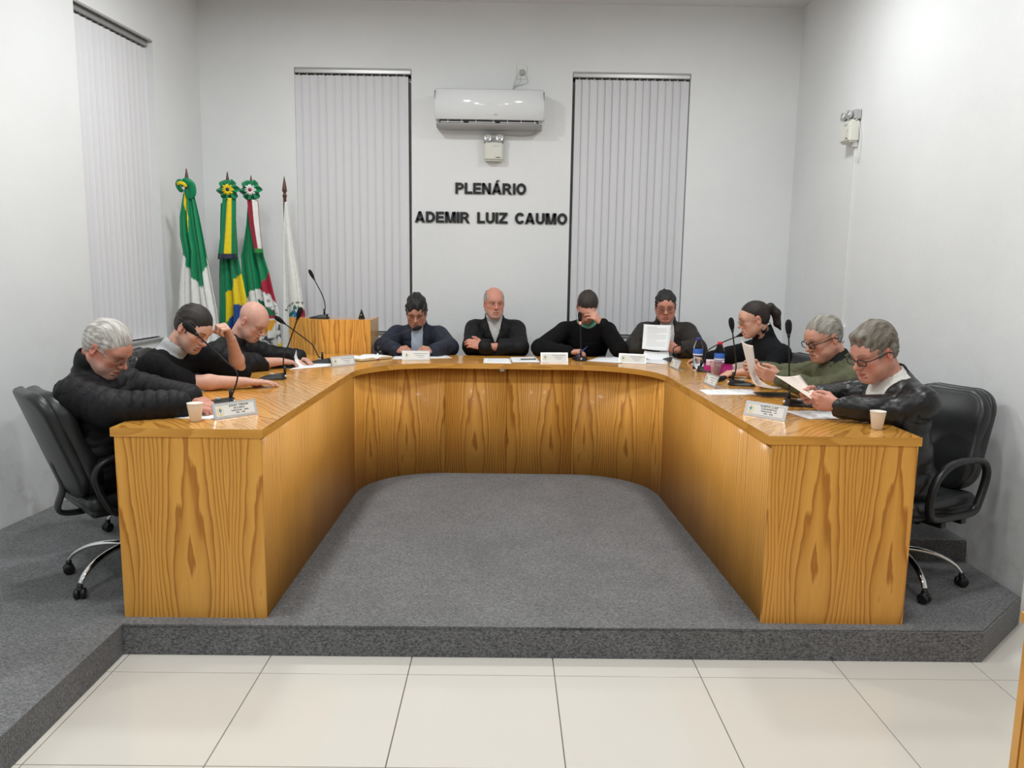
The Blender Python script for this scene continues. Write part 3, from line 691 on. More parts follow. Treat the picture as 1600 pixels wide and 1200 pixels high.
# windows with vertical blinds
bm = bmesh.new(); hw = 0.0445
vv = [bm.verts.new((hw*math.sin(a), 0.006*math.cos(a)-0.006, z)) for z in (0, 1) for a in np.linspace(-1.5, 1.5, 7)]
for k in range(6): bm.faces.new((vv[k], vv[k+1], vv[k+8], vv[k+7]))
slat_me = bm_mesh(bm, 'slat', True); slat_me.materials.append(M_BLIND)
def window(num, p0, p1, nrm, z0, z1, n, depth=0.05, gap0=0.0, gap1=0.0, label=''):
    """p0-p1: opening along the wall face; nrm points into the room."""
    p0 = np.array(p0, float); p1 = np.array(p1, float); d = unit(p1-p0); nr = np.array(nrm, float); L = np.linalg.norm(p1-p0)
    ang = math.atan2(d[1], d[0]); root = thing('window_%d' % num, None, None, (p0[0], p0[1], 0), ang)
    root['kind'] = 'structure'; rot = Matrix.Rotation(ang, 3, 'Z')
    s = 1.0 if (Vector(nr) @ Vector((-d[1], d[0]))) > 0 else -1.0      # local y sign into the room
    Y = lambda a: -s*a                                                  # a = depth behind the wall face
    def bx(name, x0, x1, a0, a1, za, zb, m, bev=0.0):
        ys = sorted((Y(a0), Y(a1))); return box_obj(name, (x0, ys[0], za), (x1, ys[1], zb), m, root, bev)
    bx('glass_pane', 0.04, L-0.04, 0.150, 0.156, z0+0.04, z1-0.04, M_GLASSN)
    bm = bmesh.new()
    for (x0, x1, za, zb) in ((0, 0.05, z0, z1), (L-0.05, L, z0, z1), (0, L, z0, z0+0.05), (0, L, z1-0.05, z1), (L/2-0.025, L/2+0.025, z0, z1)):
        add_box(bm, ((x0+x1)/2, Y(0.15), (za+zb)/2), (x1-x0, 0.05, zb-za))
    link('window_frame', bm_mesh(bm), M_ALU, root)
    bx('head_rail', 0.004, L-0.004, depth-0.03, depth+0.02, z1-0.045, z1-0.012, M_ALU, 0.004)
    bx('head_lip', 0.0, L, 0.0, 0.012, z1-0.012, z1-0.002, M_GREYP)
    bx('sill', 0.0, L, -0.012, 0.15, z0-0.014, z0+0.002, M_ALU)
    zb = z0+0.012; h = z1-0.058-zb; pitch = (L-gap0-gap1)/n
    for k in range(n):
        o = bpy.data.objects.new('slat', slat_me); COL.objects.link(o); o.parent = root
        o.location = (gap0+pitch*(k+0.5), Y(depth), zb); o.scale = (pitch*1.16/0.089, -s*1.0, h)
        o.rotation_euler = (0, rng.normal()*0.0012, math.radians(-11*s*(1 if num < 3 else -0.6)+rng.normal()*2.2))
    bm = bmesh.new()
    for k in range(n): add_box(bm, (gap0+pitch*(k+0.5), Y(depth+0.003), z1-0.05), (0.012, 0.006, 0.022))
    link('slat_clips', bm_mesh(bm), M_GREYP, root)
    return root
window(1, (-1.83, YB), (-0.83, YB), (0, -1), WB, WT, 14, 0.03, 0.0, 0.03)
window(2, (0.552, YB), (1.568, YB), (0, -1), WB, WT, 15, 0.03, 0.028, 0.012)
window(3, (wall_y2x(LWY0), LWY0), (wall_y2x(LWY1), LWY1), (1, 0), WB, WT, 14, 0.065, 0.0, 0.01)

# ceiling lamps (outside the frame, real fixtures)
for i, (x, y) in enumerate(LAMPS):
    t = thing('ceiling_lamp', 'square white panel lamp under the ceiling, out of the picture', 'lamp', (x, y, CEIL), 0, 'ceiling panel lamps')
    box_obj('housing', (-0.15, -0.15, -0.045), (0.15, 0.15, 0.006), M_WPLAST2, t, 0.004)

# ---------------------------------------------------------------- council desk
DZ = 0.983; DT = 0.037
def uvmap(o, fn):
    me = o.data; uv = me.uv_layers.new(name='UVMap')
    for p in me.polygons:
        for li in p.loop_indices:
            uv.data[li].uv = fn(me.vertices[me.loops[li].vertex_index].co, p.normal)
def arc(cx, cy, r, a0, a1, n): return [(cx+r*math.cos(a), cy+r*math.sin(a)) for a in np.radians(np.linspace(a0, a1, n))]
desk = thing('council_desk', 'large U-shaped pine veneer desk the whole council sits around', 'desk', (0, 0, PZ))
# inner edge of the top, left front corner round to right front corner
YF = 3.224; RR = 0.58
xl, xr, yb = -1.016, 1.118, 5.60
inner = [(xl, YF)]+arc(xl+0.02+RR, yb-RR, RR, 180, 90, 14)+arc(xr-0.05-RR, yb-RR, RR, 90, 0, 14)+[(xr+0.005, YF)]
outer = [(1.775, YF), (1.775, 5.55)]+arc(1.775-0.55, 5.55, 0.55, 0, 90, 10)+arc(-1.653+0.55, 5.55, 0.55, 90, 180, 10)+[(-1.653, 5.55), (-1.653, YF)]
def clean(p):
    o = [p[0]]
    for q in p[1:]:
        if math.dist(q, o[-1]) > 1e-4: o.append(q)
    return o
inner = clean(inner); outer = clean(outer)
# strip of quads between inner and outer, resampled to the same count
def resample(P, n):
    P = np.array(P); d = np.r_[0, np.cumsum(np.linalg.norm(np.diff(P, axis=0), axis=1))]; t = np.linspace(0, d[-1], n)
    return np.stack([np.interp(t, d, P[:, 0]), np.interp(t, d, P[:, 1])], 1)
def ring_top(name, I, O, z0, z1, mt, me_, parent):
    n = len(I); V = []; 
    for z in (z1, z0):
        for a, b in zip(I, O): V += [(a[0], a[1], z), (b[0], b[1], z)]
    Fq = []; m = 2*n
    for k in range(n-1):
        a, b, c, d = 2*k, 2*k+1, 2*k+3, 2*k+2
        Fq += [(a, b, c, d), (a+m, d+m, c+m, b+m), (a, d, d+m, a+m), (b, b+m, c+m, c)]
    Fq += [(0, m, m+1, 1), (2*n-2, 2*n-1, 2*n-1+m, 2*n-2+m)]
    bm = bmesh.new(); vs = [bm.verts.new(v) for v in V]; 
    for f in Fq: bm.faces.new([vs[i] for i in f])
    me = bm_mesh(bm, name); me.materials.append(mt); me.materials.append(me_)
    for p in me.polygons: p.material_index = 0 if abs(p.normal.z) > 0.5 else 1
    return link(name, me, None, parent)
# corresponding points (arms: straight across, corners: fan)
I2 = [(xl, YF)]+[(xl+0.004*k, YF+(yb-RR-YF)*k/5) for k in range(1, 5)]+inner[1:-1]+[(xr+0.005-0.011*(5-k)/5*0+(-0.055*(5-k)/5), YF+(yb-RR-YF)*(5-(5-k))/5*0+YF*0+(yb-RR)-(yb-RR-YF)*k/5) for k in range(1, 5)]+[(xr+0.005, YF)]
I2 = [(xl, YF)]+[(xl+0.02*k/5, YF+(yb-RR-YF)*k/5) for k in range(1, 5)]+inner[1:-1]+[(xr-0.05+0.055*k/5, (yb-RR)-(yb-RR-YF)*k/5) for k in range(1, 5)]+[(xr+0.005, YF)]
def outer_for(p):
    x, y = p
    if y <= yb-RR+1e-3: return (-1.653, y) if x < 0 else (1.775, y)
    if -0.42 < x < 0.49: return (x, 6.13)
    return None
O2 = []
nA = 5; nC = 14
oc = [(-1.653, yb-RR)]+[(-1.653, 5.35), (-1.653, 5.62)]+arc(-1.653+0.4, 5.73, 0.4, 180, 90, 8)+[(-1.05, 6.13), (-0.8, 6.13), (xl+0.02+RR, 6.13)]
oc = resample(oc, nC)
ocr = resample([(xr-0.05-RR, 6.13), (0.9, 6.13)]+arc(1.775-0.4, 5.73, 0.4, 90, 0, 8)+[(1.775, 5.35), (1.775, yb-RR)], nC)
O2 = [(-1.653, p[1]) for p in I2[:nA]]+[tuple(p) for p in oc]+[tuple(p) for p in ocr]+[(1.775, p[1]) for p in I2[-nA:]]
top = ring_top('desk_top', I2, O2, DZ-DT-PZ, DZ-PZ, M_WOODT, M_WOODE, desk)
def uv_top(co, n):
    if abs(n.z) > 0.5:
        a = math.radians(38) if co.x < -0.6 else (math.radians(-38) if co.x > 0.6 else math.radians(80))
        return (co.x*math.cos(a)+co.y*math.sin(a), -co.x*math.sin(a)+co.y*math.cos(a))
    return (co.z, co.x+co.y)
uvmap(top, uv_top)
zb, zt = 0.0, DZ-DT-PZ
def board(name, p0, p1, th, z0, z1, mt, u0=0.0, parent=desk):
    p0 = np.array(p0, float); p1 = np.array(p1, float); d = unit(p1-p0); nn = np.array([d[1], -d[0]])*th
    bm = bmesh.new(); add_prism(bm, [tuple(p0), tuple(p1), tuple(p1-nn), tuple(p0-nn)], z0, z1)
    o = link(name, bm_mesh(bm), mt, parent)
    uvmap(o, lambda co, n: (u0+(np.array([co.x, co.y])-p0)@d, co.z) if abs(n.z) < 0.5 else (co.x, co.y)); return o
E0 = 0.012
board('end_panel', (-1.64, YF+0.006), (-1.026, YF+0.006), 0.018, zb, zt, M_WOOD, 0.03)
board('end_panel', (1.142, YF+0.006), (1.764, YF+0.006), 0.018, zb, zt, M_WOOD, 0.115)
def curved(name, pts, th, z0, z1, mt, u0=0.0):
    P = np.array(pts, float); n = len(P); T = np.gradient(P, axis=0); T /= np.linalg.norm(T, axis=1)[:, None]
    Nn = np.stack([-T[:, 1], T[:, 0]], 1)*th; Q = P+Nn
    dist = np.r_[0, np.cumsum(np.linalg.norm(np.diff(P, axis=0), axis=1))]
    bm = bmesh.new(); ly = bm.loops.layers.uv.new('UVMap'); R4 = []
    for k in range(n):
        R4.append([bm.verts.new((P[k][0], P[k][1], z0)), bm.verts.new((P[k][0], P[k][1], z1)), bm.verts.new((Q[k][0], Q[k][1], z1)), bm.verts.new((Q[k][0], Q[k][1], z0))])
    uvs = {}
    for k in range(n):
        for v in R4[k]: uvs[v] = (u0+dist[k], v.co.z)
    for k in range(n-1):
        for j in range(4): bm.faces.new((R4[k][j], R4[k+1][j], R4[k+1][(j+1) % 4], R4[k][(j+1) % 4]))
    bm.faces.new(R4[0][::-1]); bm.faces.new(R4[-1])
    for f in bm.faces:
        f.smooth = abs(f.normal.z) < 0.5
        for l in f.loops: l[ly].uv = uvs[l.vert]
    me = bpy.data.meshes.new(name); bmesh.ops.recalc_face_normals(bm, faces=bm.faces); bm.to_mesh(me); bm.free()
    for p in me.polygons: p.use_smooth = abs(p.normal.z) < 0.5
    return link(name, me, mt, desk)
bl, br = -1.024, 1.142; by = 5.70; Rb = 0.56
x0l, x0r = bl+0.025, br-0.075
curved('inner_panel', [(bl, YF+0.026), (x0l, by-Rb-0.002)], 0.018, zb, zt, M_WOODF, 0.0)
curved('curved_panel', arc(x0l+Rb, by-Rb, Rb, 180, 90, 22), 0.018, zb, zt, M_WOOD, 0.4)
curved('back_panel', [(x0l+Rb+0.002, by), (0.018, by)], 0.018, zb, zt, M_WOOD, 1.1)
curved('back_panel', [(0.021, by), (x0r-Rb-0.002, by)], 0.018, zb, zt, M_WOOD, 0.33)
curved('curved_panel', arc(x0r-Rb, by-Rb, Rb, 90, 0, 22), 0.018, zb, zt, M_WOOD, 0.9)
curved('inner_panel', [(x0r, by-Rb-0.002), (br, YF+0.026)], 0.018, zb, zt, M_WOODF, 0.55)
for sx, x0 in ((-1, -1.2), (1, 1.3)):
    for yy in (4.1, 4.9): box_obj('support_panel', (min(x0, x0+sx*0.28), yy, 0), (max(x0, x0+sx*0.28), yy+0.018, zt), M_DARK, desk)
o = box_obj('latch_plate', (-0.035, by-0.012, zt-0.03), (0.0, by-0.001, zt-0.008), M_BRUSHED, desk, 0.002)

# lectern behind the left back corner of the desk
lec = thing('lectern', 'pine lectern with angled left side, behind the desk in front of the blinds', 'lectern', (-1.4, 6.3, PZ))
lp = [(-1.06, 6.16), (-1.062, 6.56), (-1.74, 6.56), (-1.76, 6.38), (-1.455, 6.16)]
ctr = np.array([-1.4, 6.3]); H = 1.247-PZ
for k, (a, b, nm) in enumerate(((4, 0, 'front_board'), (3, 4, 'angled_board'), (0, 1, 'side_board'))):
    board(nm, np.array(lp[a])-ctr, np.array(lp[b])-ctr, 0.02, 0, H, M_WOOD if k < 2 else M_WOODE, 0.2+0.5*k, lec)
bm = bmesh.new(); add_prism(bm, [(p[0]-ctr[0], p[1]-ctr[1]) for p in [(-1.065, 6.19), (-1.067, 6.55), (-1.73, 6.55), (-1.74, 6.40), (-1.45, 6.19)]], H-0.024, H-0.004)
o = link('top_board', bm_mesh(bm), M_WOODT, lec); uvmap(o, lambda co, n: (co.y, co.x))

# corner of a wooden bench desk in the right foreground
fb = thing('bench_desk', 'light wood bench desk corner at the lower right edge, in front of the platform', 'desk', (1.43, 2.0, 0), math.pi)
o = box_obj('side_board', (-0.028, 0.03, 0), (-0.004, 0.48, 0.735), M_WOOD, fb, 0.001); uvmap(o, lambda co, n: (co.x+co.y, co.z))
o = box_obj('back_board', (-1.3, 0.0, 0.0), (0.0, 0.028, 0.735), M_WOODE, fb); uvmap(o, lambda co, n: (co.x, co.z))
o = box_obj('top_board', (-1.314, -0.004, 0.735), (0.014, 0.5, 0.765), M_WOODT, fb, 0.002); uvmap(o, lambda co, n: (co.y, co.x))
o = box_obj('side_board', (-1.296, 0.03, 0), (-1.272, 0.48, 0.735), M_WOODE, fb, 0.001); uvmap(o, lambda co, n: (co.x+co.y, co.z))

# ---------------------------------------------------------------- wall fittings
# air conditioner
ac = thing('air_conditioner', 'white split air conditioner high on the back wall between the windows', 'air conditioner', (-0.155, YB, 3.0))
def loft(secs, x0, x1, name, m, parent):      # extrude a y-z section along x
    bm = bmesh.new(); A = [bm.verts.new((x0, y, z)) for y, z in secs]; Bv = [bm.verts.new((x1, y, z)) for y, z in secs]
    n = len(secs); bm.faces.new(A[::-1]); bm.faces.new(Bv)
    for i in range(n): bm.faces.new((A[i], A[(i+1) % n], Bv[(i+1) % n], Bv[i]))
    bmesh.ops.bevel(bm, geom=[e for e in bm.edges if abs(e.verts[0].co.x-e.verts[1].co.x) < 1e-6], offset=0.008, segments=3, affect='EDGES')
    me = bm_mesh(bm, name, True); 
    for p in me.polygons: p.use_smooth = abs(p.normal.x) < 0.9
    return link(name, me, m, parent)
hwid = 0.452
loft([(-0.002, -0.16), (-0.002, 0.145), (-0.16, 0.150), (-0.185, 0.13), (-0.192, 0.04), (-0.19, -0.10), (-0.16, -0.102), (-0.155, -0.128), (-0.11, -0.160)], -hwid, hwid, 'housing', M_WPLAST, ac)
loft([(-0.16, 0.1495), (-0.193, 0.138), (-0.203, 0.04), (-0.203, -0.098), (-0.194, -0.103), (-0.188, -0.105), (-0.186, 0.13)], -hwid-0.006, hwid+0.006, 'front_panel', M_WPLAST, ac)
o = box_obj('air_outlet', (-0.42, -0.186, -0.130), (0.41, -0.12, -0.100), M_DARK, ac)
for a, b in ((-0.41, -0.215), (-0.175, 0.05), (0.09, 0.40)):
    vn = box_obj('vane', (a, -0.189, -0.128), (b, -0.165, -0.117), M_GREYP, ac, 0.002)
    for q in np.linspace(a+0.06, b-0.02, 3 if b-a > 0.25 else 2): box_obj('vane_post', (q, -0.19, -0.129), (q+0.004, -0.16, -0.104), M_WPLAST2, vn, kw=False)
loft([(-0.10, -0.130), (-0.186, -0.130), (-0.187, -0.138), (-0.115, -0.170), (-0.09, -0.165)], -0.445, 0.44, 'lower_louver', M_GREYP, ac)
box_obj('badge', (0.035, -0.2045, -0.068), (0.07, -0.2025, -0.058), M_GREYP, ac)
box_obj('badge', (-0.03, -0.2045, -0.066), (0.022, -0.2028, -0.061), mat('faint_badge', (0.62, 0.62, 0.64), 0.4), ac)
bm = bmesh.new()
for sx in (-0.004, 0.008): add_prism(bm, [(sx-0.004, -0.2052), (sx+0.001, -0.2052), (sx+0.001, -0.2028), (sx-0.004, -0.2028)], 0.018, 0.036)
for v in bm.verts: v.co.x += (v.co.z-0.027)*0.5
link('logo', bm_mesh(bm), M_WPLAST2, ac)
lathe_obj('side_cap', [(0.02, 0), (0.022, 0.008), (0.015, 0.014)], M_WPLAST2, ac, (hwid+0.004, -0.09, -0.075), 16, Matrix.Rotation(math.pi/2, 3, 'Y'))
tube_obj('drain_cable', smooth_path([(0.42, -0.08, -0.15), (0.38, -0.02, -0.185), (0.3, -0.012, -0.2), (0.1, -0.01, -0.195)], 6), 0.004, M_GREYP, ac, 8)

# power outlet above the air conditioner
c = at(815.5, 113, YB); ou = thing('power_outlet', 'white wall socket with looping wires above the air conditioner', 'outlet', tuple(c))
box_obj('plate', (-0.042, -0.012, -0.058), (0.042, 0, 0.058), M_CARD, ou, 0.003)
lathe_obj('plug', [(0.022, 0), (0.026, 0.012), (0.02, 0.022), (0.008, 0.03)], M_GREYP, ou, (0.004, -0.01, -0.006), 16, Matrix.Rotation(math.pi/2, 3, 'X'))
for k, (a, b_) in enumerate(((-0.045, -0.075), (-0.02, -0.07), (0.02, -0.065))):
    tube_obj('wire', smooth_path([(0.0+0.01*k, -0.03, -0.01), (a+0.01, -0.03, -0.03), (a-0.012+0.02*k, -0.015, -0.085), (b_+0.006, -0.01, -0.125), (b_, -0.012, -0.17)], 6), 0.0022, M_GREYP, ou, 6)

def emergency_light(name_lab, loc, rz, cable=None):
    t = thing('emergency_light', name_lab, 'emergency light', loc, rz)
    bm = bmesh.new(); add_box(bm, (0, -0.04, -0.03), (0.165, 0.075, 0.155)); bmesh.ops.bevel(bm, geom=list(bm.edges), offset=0.012, segments=3, affect='EDGES')
    link('case', bm_mesh(bm, 'case', False), mat('ivory_case_plastic', (0.70, 0.70, 0.63), 0.45) if 'ivory_case_plastic' not in bpy.data.materials else bpy.data.materials['ivory_case_plastic'], t)
    box_obj('front_cover', (-0.07, -0.0815, -0.09), (0.07, -0.077, 0.035), bpy.data.materials['ivory_case_plastic'], t, 0.0015)
    box_obj('label_strip', (-0.005, -0.0835, 0.012), (0.05, -0.081, 0.022), M_BRUSHED, t); box_obj('maker_mark', (0.02, -0.083, -0.083), (0.06, -0.081, -0.077), M_BLACKP, t)
    box_obj('lamp_bar', (-0.088, -0.05, 0.05), (0.088, -0.004, 0.115), M_GREYP, t, 0.004)
    for s in (-1, 1):
        lathe_obj('lamp_head', [(0.014, 0.0), (0.026, 0.012), (0.031, 0.03), (0.031, 0.034), (0.027, 0.034), (0.008, 0.012)], M_BRUSHED, t, (s*0.05, -0.05, 0.082), 16, Matrix.Rotation(math.pi/2, 3, 'X'))
        lathe_obj('bulb', [(0.006, 0.0), (0.011, 0.008), (0.009, 0.018), (0.002, 0.022)], M_WPLAST, t, (s*0.05, -0.06, 0.082), 12, Matrix.Rotation(math.pi/2, 3, 'X'))
    return t
emergency_light('twin-lamp emergency light box on the back wall under the air conditioner', tuple(at(771.5, 233, YB)), 0)
p = np.array([XR, 5.78, 2.70]); el = emergency_light('twin-lamp emergency light box high on the right wall above a white conduit', (XR, 5.80, 2.70), -math.pi/2)
tube_obj('cable', smooth_path([(0.08, -0.02, 0.04), (0.115, -0.015, -0.05), (0.115, -0.012, -0.2), (0.09, -0.01, -0.245), (0.07, -0.02, -0.19)], 6), 0.0028, M_WPLAST2, el, 6)
tube_obj('cable', smooth_path([(0.09, -0.03, 0.05), (0.06, -0.09, -0.02), (0.04, -0.09, -0.08), (0.045, -0.03, -0.13)], 6), 0.0028, M_WPLAST2, el, 6)
cd = thing('cable_conduit', 'thin white cable conduit running down the right wall to two sockets', 'conduit', (XR, 5.76, 1.25))
box_obj('conduit_channel', (-0.016, -0.009, 0.0), (0.0, 0.009, 1.31), M_WPLAST2, cd, 0.002)
box_obj('plug', (-0.035, -0.022, 1.31), (-0.0, 0.022, 1.35), M_WPLAST2, cd, 0.005)
for zz in (-0.02, -0.15): 
    so = box_obj('socket', (-0.03, -0.045, zz-0.06), (0.0, 0.045, zz+0.05), M_WPLAST2, cd, 0.004)
    box_obj('socket_face', (-0.034, -0.02, zz-0.03), (-0.029, 0.02, zz+0.03), M_GREYP, so)

# raised letters on the back wall
def letter_mesh(ch, h, ext, wx=1.12, off=0.0):
    cu = bpy.data.curves.new('l', 'FONT'); cu.body = ch; cu.size = 1.0; cu.extrude = 0.0; cu.offset = off; cu.resolution_u = 4
    o = bpy.data.objects.new('tmp', cu); COL.objects.link(o); bpy.context.view_layer.update()
    me = bpy.data.meshes.new_from_object(o.evaluated_get(bpy.context.evaluated_depsgraph_get())); bpy.data.objects.remove(o); bpy.data.curves.remove(cu)
    return me
def block_glyph(ch):
    P = []
    def rect(x0, y0, x1, y1): P.append([(x0, y0), (x1, y0), (x1, y1), (x0, y1)])
    def ring(cx, cy, rx, ry, ix, iy, a0, a1, n=16):
        A = np.radians(np.linspace(a0, a1, n+1))
        for a, b in zip(A, A[1:]): P.append([(cx+ix*math.cos(a), cy+iy*math.sin(a)), (cx+rx*math.cos(a), cy+ry*math.sin(a)), (cx+rx*math.cos(b), cy+ry*math.sin(b)), (cx+ix*math.cos(b), cy+iy*math.sin(b))])
    w = 0.25
    if ch in 'LEPRDNMI': rect(0, 0, w, 1)
    if ch == 'L': rect(w, 0, 0.74, 0.22)
    if ch == 'E': rect(w, 0, 0.78, 0.21); rect(w, 0.40, 0.73, 0.60); rect(w, 0.79, 0.77, 1)
    if ch in 'PR': rect(w, 0.79, 0.45, 1); rect(w, 0.38, 0.45, 0.57); ring(0.45, 0.69, 0.37, 0.31, 0.12, 0.11, -90, 90)
    if ch == 'R': P.append([(0.62, 0), (0.93, 0), (0.66, 0.42), (0.37, 0.42)])
    if ch == 'D': rect(w, 0.78, 0.4, 1); rect(w, 0, 0.4, 0.22); ring(0.4, 0.5, 0.48, 0.5, 0.22, 0.28, -90, 90)
    if ch == 'N': rect(0.62, 0, 0.87, 1); P.append([(0, 1), (0.60, 0), (0.87, 0), (0.27, 1)])
    if ch == 'M': rect(0.79, 0, 1.04, 1); P.append([(0, 1), (0.38, 0), (0.54, 0), (0.35, 1)]); P.append([(0.50, 0), (0.66, 0), (1.04, 1), (0.69, 1)])
    if ch in 'A\u00c1': P.append([(0, 0), (0.27, 0), (0.60, 1), (0.35, 1)]); P.append([(0.68, 0), (0.96, 0), (0.61, 1), (0.35, 1)]); rect(0.2, 0.17, 0.78, 0.36)
    if ch == '\u00c1': P.append([(0.38, 1.06), (0.52, 1.06), (0.76, 1.27), (0.48, 1.27)])
    if ch == 'O': ring(0.48, 0.5, 0.48, 0.52, 0.22, 0.29, 0, 360, 28)
    if ch == 'C': ring(0.48, 0.5, 0.48, 0.52, 0.22, 0.29, 36, 326, 24)
    if ch == 'U': rect(0, 0.36, w, 1); rect(0.60, 0.36, 0.85, 1); ring(0.425, 0.37, 0.425, 0.38, 0.175, 0.15, 180, 360)
    if ch == 'Z': rect(0, 0.79, 0.8, 1); rect(0, 0, 0.82, 0.21); P.append([(0.0, 0.2), (0.31, 0.2), (0.8, 0.8), (0.47, 0.8)])
    return P
def block_text(parent, s, x0, x1, z, h, y, ext, m, gap=0.085, space=0.62):
    X = 0; it = []
    for ch in s:
        if ch == ' ': X += space; continue
        P = block_glyph(ch); it.append((P, X)); X += max(p[0] for q in P for p in q)+gap
    k = (x1-x0)/(X-gap)
    for P, xo in it:
        bm = bmesh.new()
        for q in P:
            A = [bm.verts.new((x0+(xo+px_)*k, y, z+pz_*h)) for px_, pz_ in q]; B2 = [bm.verts.new(v.co+Vector((0, ext, 0))) for v in A]
            bm.faces.new(A); bm.faces.new(B2[::-1])
            for i in range(4): bm.faces.new((A[i], B2[i], B2[(i+1) % 4], A[(i+1) % 4]))
        link('letter', bm_mesh(bm), m, parent)
REF = letter_mesh('H', 1, 0); capH = max(v.co.y for v in REF.vertices)-min(v.co.y for v in REF.vertices)
def text_run(parent, s, x0, x1, z, h, y, ext, m, name='letter', off=0.02, single=False, gapw=0.09, space=0.75):
    """letters between x0 and x1 with baseline z; separate objects unless single."""
    mes = []; X = 0; 
    for ch in s:
        if ch == ' ': mes.append(None); X += space; continue
        me = letter_mesh(ch, h, ext, off=off); xs_ = [v.co.x for v in me.vertices]; w_ = (max(xs_)-min(xs_))/capH
        mes.append((me, min(xs_), X)); X += w_*1.12+gapw
    k = (x1-x0)/(X-gapw); jo = bmesh.new()
    for it in mes:
        if it is None: continue
        me, mn, xo = it; sc = h/capH
        bm = bmesh.new(); bm.from_mesh(me); bpy.data.meshes.remove(me)
        for v in bm.verts: v.co = Vector((x0+xo*k+(v.co.x-mn)/capH*k*1.12, y, z+v.co.y*sc))
        r = bmesh.ops.extrude_face_region(bm, geom=list(bm.faces)); bmesh.ops.translate(bm, vec=(0, ext, 0), verts=[e for e in r['geom'] if isinstance(e, bmesh.types.BMVert)])
        me2 = bm_mesh(bm, name)
        if single: jo.from_mesh(me2); bpy.data.meshes.remove(me2)
        else: link(name, me2, m, parent)
    if single: link(name, bm_mesh(jo, name), m, parent)
sg = thing('wall_lettering', 'black capital letters spelling PLENÁRIO, upper line on the back wall', 'lettering', (0, YB, 0))
block_text(sg, 'PLENÁRIO', -0.450, 0.168, at(766, 303.5, YB)[2], 0.094, -0.014, 0.013, M_LETTER)
sg = thing('wall_lettering', 'black capital letters spelling ADEMIR LUIZ CAUMO, lower line on the back wall', 'lettering', (0, YB, 0))
block_text(sg, 'ADEMIR LUIZ CAUMO', -0.803, 0.533, at(766, 349, YB)[2], 0.094, -0.014, 0.013, M_LETTER)

# ---------------------------------------------------------------- flags
M_FLAG = vcol_mat('satin_flag_cloth', rough=0.42, noise=0.05, nscale=30, bump=0.05, bscale=500, sheen=0.2, spec=0.35)
M_POLE = mat('dark_wood_pole', (0.095, 0.035, 0.02), 0.4, noise=0.2, nscale=30)
G_ = (0.0, 0.215, 0.085); Y_ = (0.80, 0.62, 0.01); W_ = (0.75, 0.76, 0.74); R_ = (0.36, 0.008, 0.035); B_ = (0.01, 0.06, 0.27); N_ = (0.02, 0.03, 0.06)
def flag(label, px, tip, Yd, outline, color, folds=6, amp=0.035, bottom=None, seed=0, lean=0.0):
    """outline: list of (py, pxl, pxr)."""
    T = at(px, tip, Yd); t = thing('flag', label, 'flag', (T[0], Yd, PZ))
    o3 = np.array([T[0], Yd, PZ]); base = np.array([T[0]+lean, Yd, PZ])
    def onp(z): return base+(T-base)*((z-PZ)/(T[2]-PZ))
    z1 = T[2]; q = lambda z: tuple(onp(z)-o3)
    tube_obj('pole', [q(PZ+0.06), q(z1-0.16)], 0.0135, M_POLE, t, 12)
    bm = bmesh.new(); dz = (z1-PZ)
    add_lathe(bm, [(0.013, dz-0.165), (0.02, dz-0.155), (0.012, dz-0.14), (0.011, dz-0.13), (0.0205, dz-0.115), (0.019, dz-0.1), (0.011, dz-0.05), (0.0025, dz)], (0, 0, 0), 14)
    link('finial', bm_mesh(bm, 'finial', True), M_POLE, t)
    lathe_obj('stand', [(0.14, 0.0), (0.14, 0.025), (0.06, 0.045), (0.022, 0.06), (0.02, 0.12)], M_POLE, t, (base[0]-T[0], 0, 0), 24)
    nu, nv = 90, 130
    py = np.array([a[0] for a in outline], float); l_ = np.array([a[1] for a in outline], float); r_ = np.array([a[2] for a in outline], float)
    V = []; C = []
    rs = np.random.default_rng(seed); ph = rs.uniform(0, 6, 4)
    for j in range(nv+1):
        yy = py[0]+(py[-1]-py[0])*j/nv; a = np.interp(yy, py, l_); b = np.interp(yy, py, r_); tt = j/nv
        A0 = at(a, yy, Yd); B0 = at(b, yy, Yd)
        for i in range(nu+1):
            u = i/nu; p = A0+(B0-A0)*u; sw = amp*(0.25+0.75*min(1, tt*1.6))*min(1, (b-a)/18)
            f = math.sin(u*folds*2*math.pi+ph[0]+0.8*math.sin(tt*3+ph[1]))*0.6+math.sin(u*folds*1.27*math.pi+ph[2]+tt*1.5)*0.6
            edge = math.sin(math.pi*min(max(u, 0), 1))**0.5
            V.append((p[0]-o3[0]+0.25*sw*math.cos(u*folds*2*math.pi+ph[3]), -0.03-sw*f*(0.4+0.6*edge), p[2]-PZ))
            C.append(color(a+(b-a)*u, yy, u))
    Q = [(j*(nu+1)+i, j*(nu+1)+i+1, (j+1)*(nu+1)+i+1, (j+1)*(nu+1)+i) for j in range(nv) for i in range(nu)]
    fo = link('cloth', mesh_np('cloth', V, Q, True, np.array(C)), M_FLAG, t)
    sm = fo.modifiers.new('thickness', 'SOLIDIFY'); sm.thickness = 0.0015
    return t, o3
def lt(x, y, x0, y0, x1, y1): return (x-x0)*(y1-y0)-(y-y0)*(x1-x0)
def c7(cx, cy): return 240+cx/3.75, 240+cy/3.75
def inpoly(x, y, P):
    c = False; j = len(P)-1
    for i in range(len(P)):
        if (P[i][1] > y) != (P[j][1] > y) and x < (P[j][0]-P[i][0])*(y-P[i][1])/(P[j][1]-P[i][1])+P[i][0]: c = not c
        j = i
    return c
def poly7(*p): return [c7(*q) for q in p]
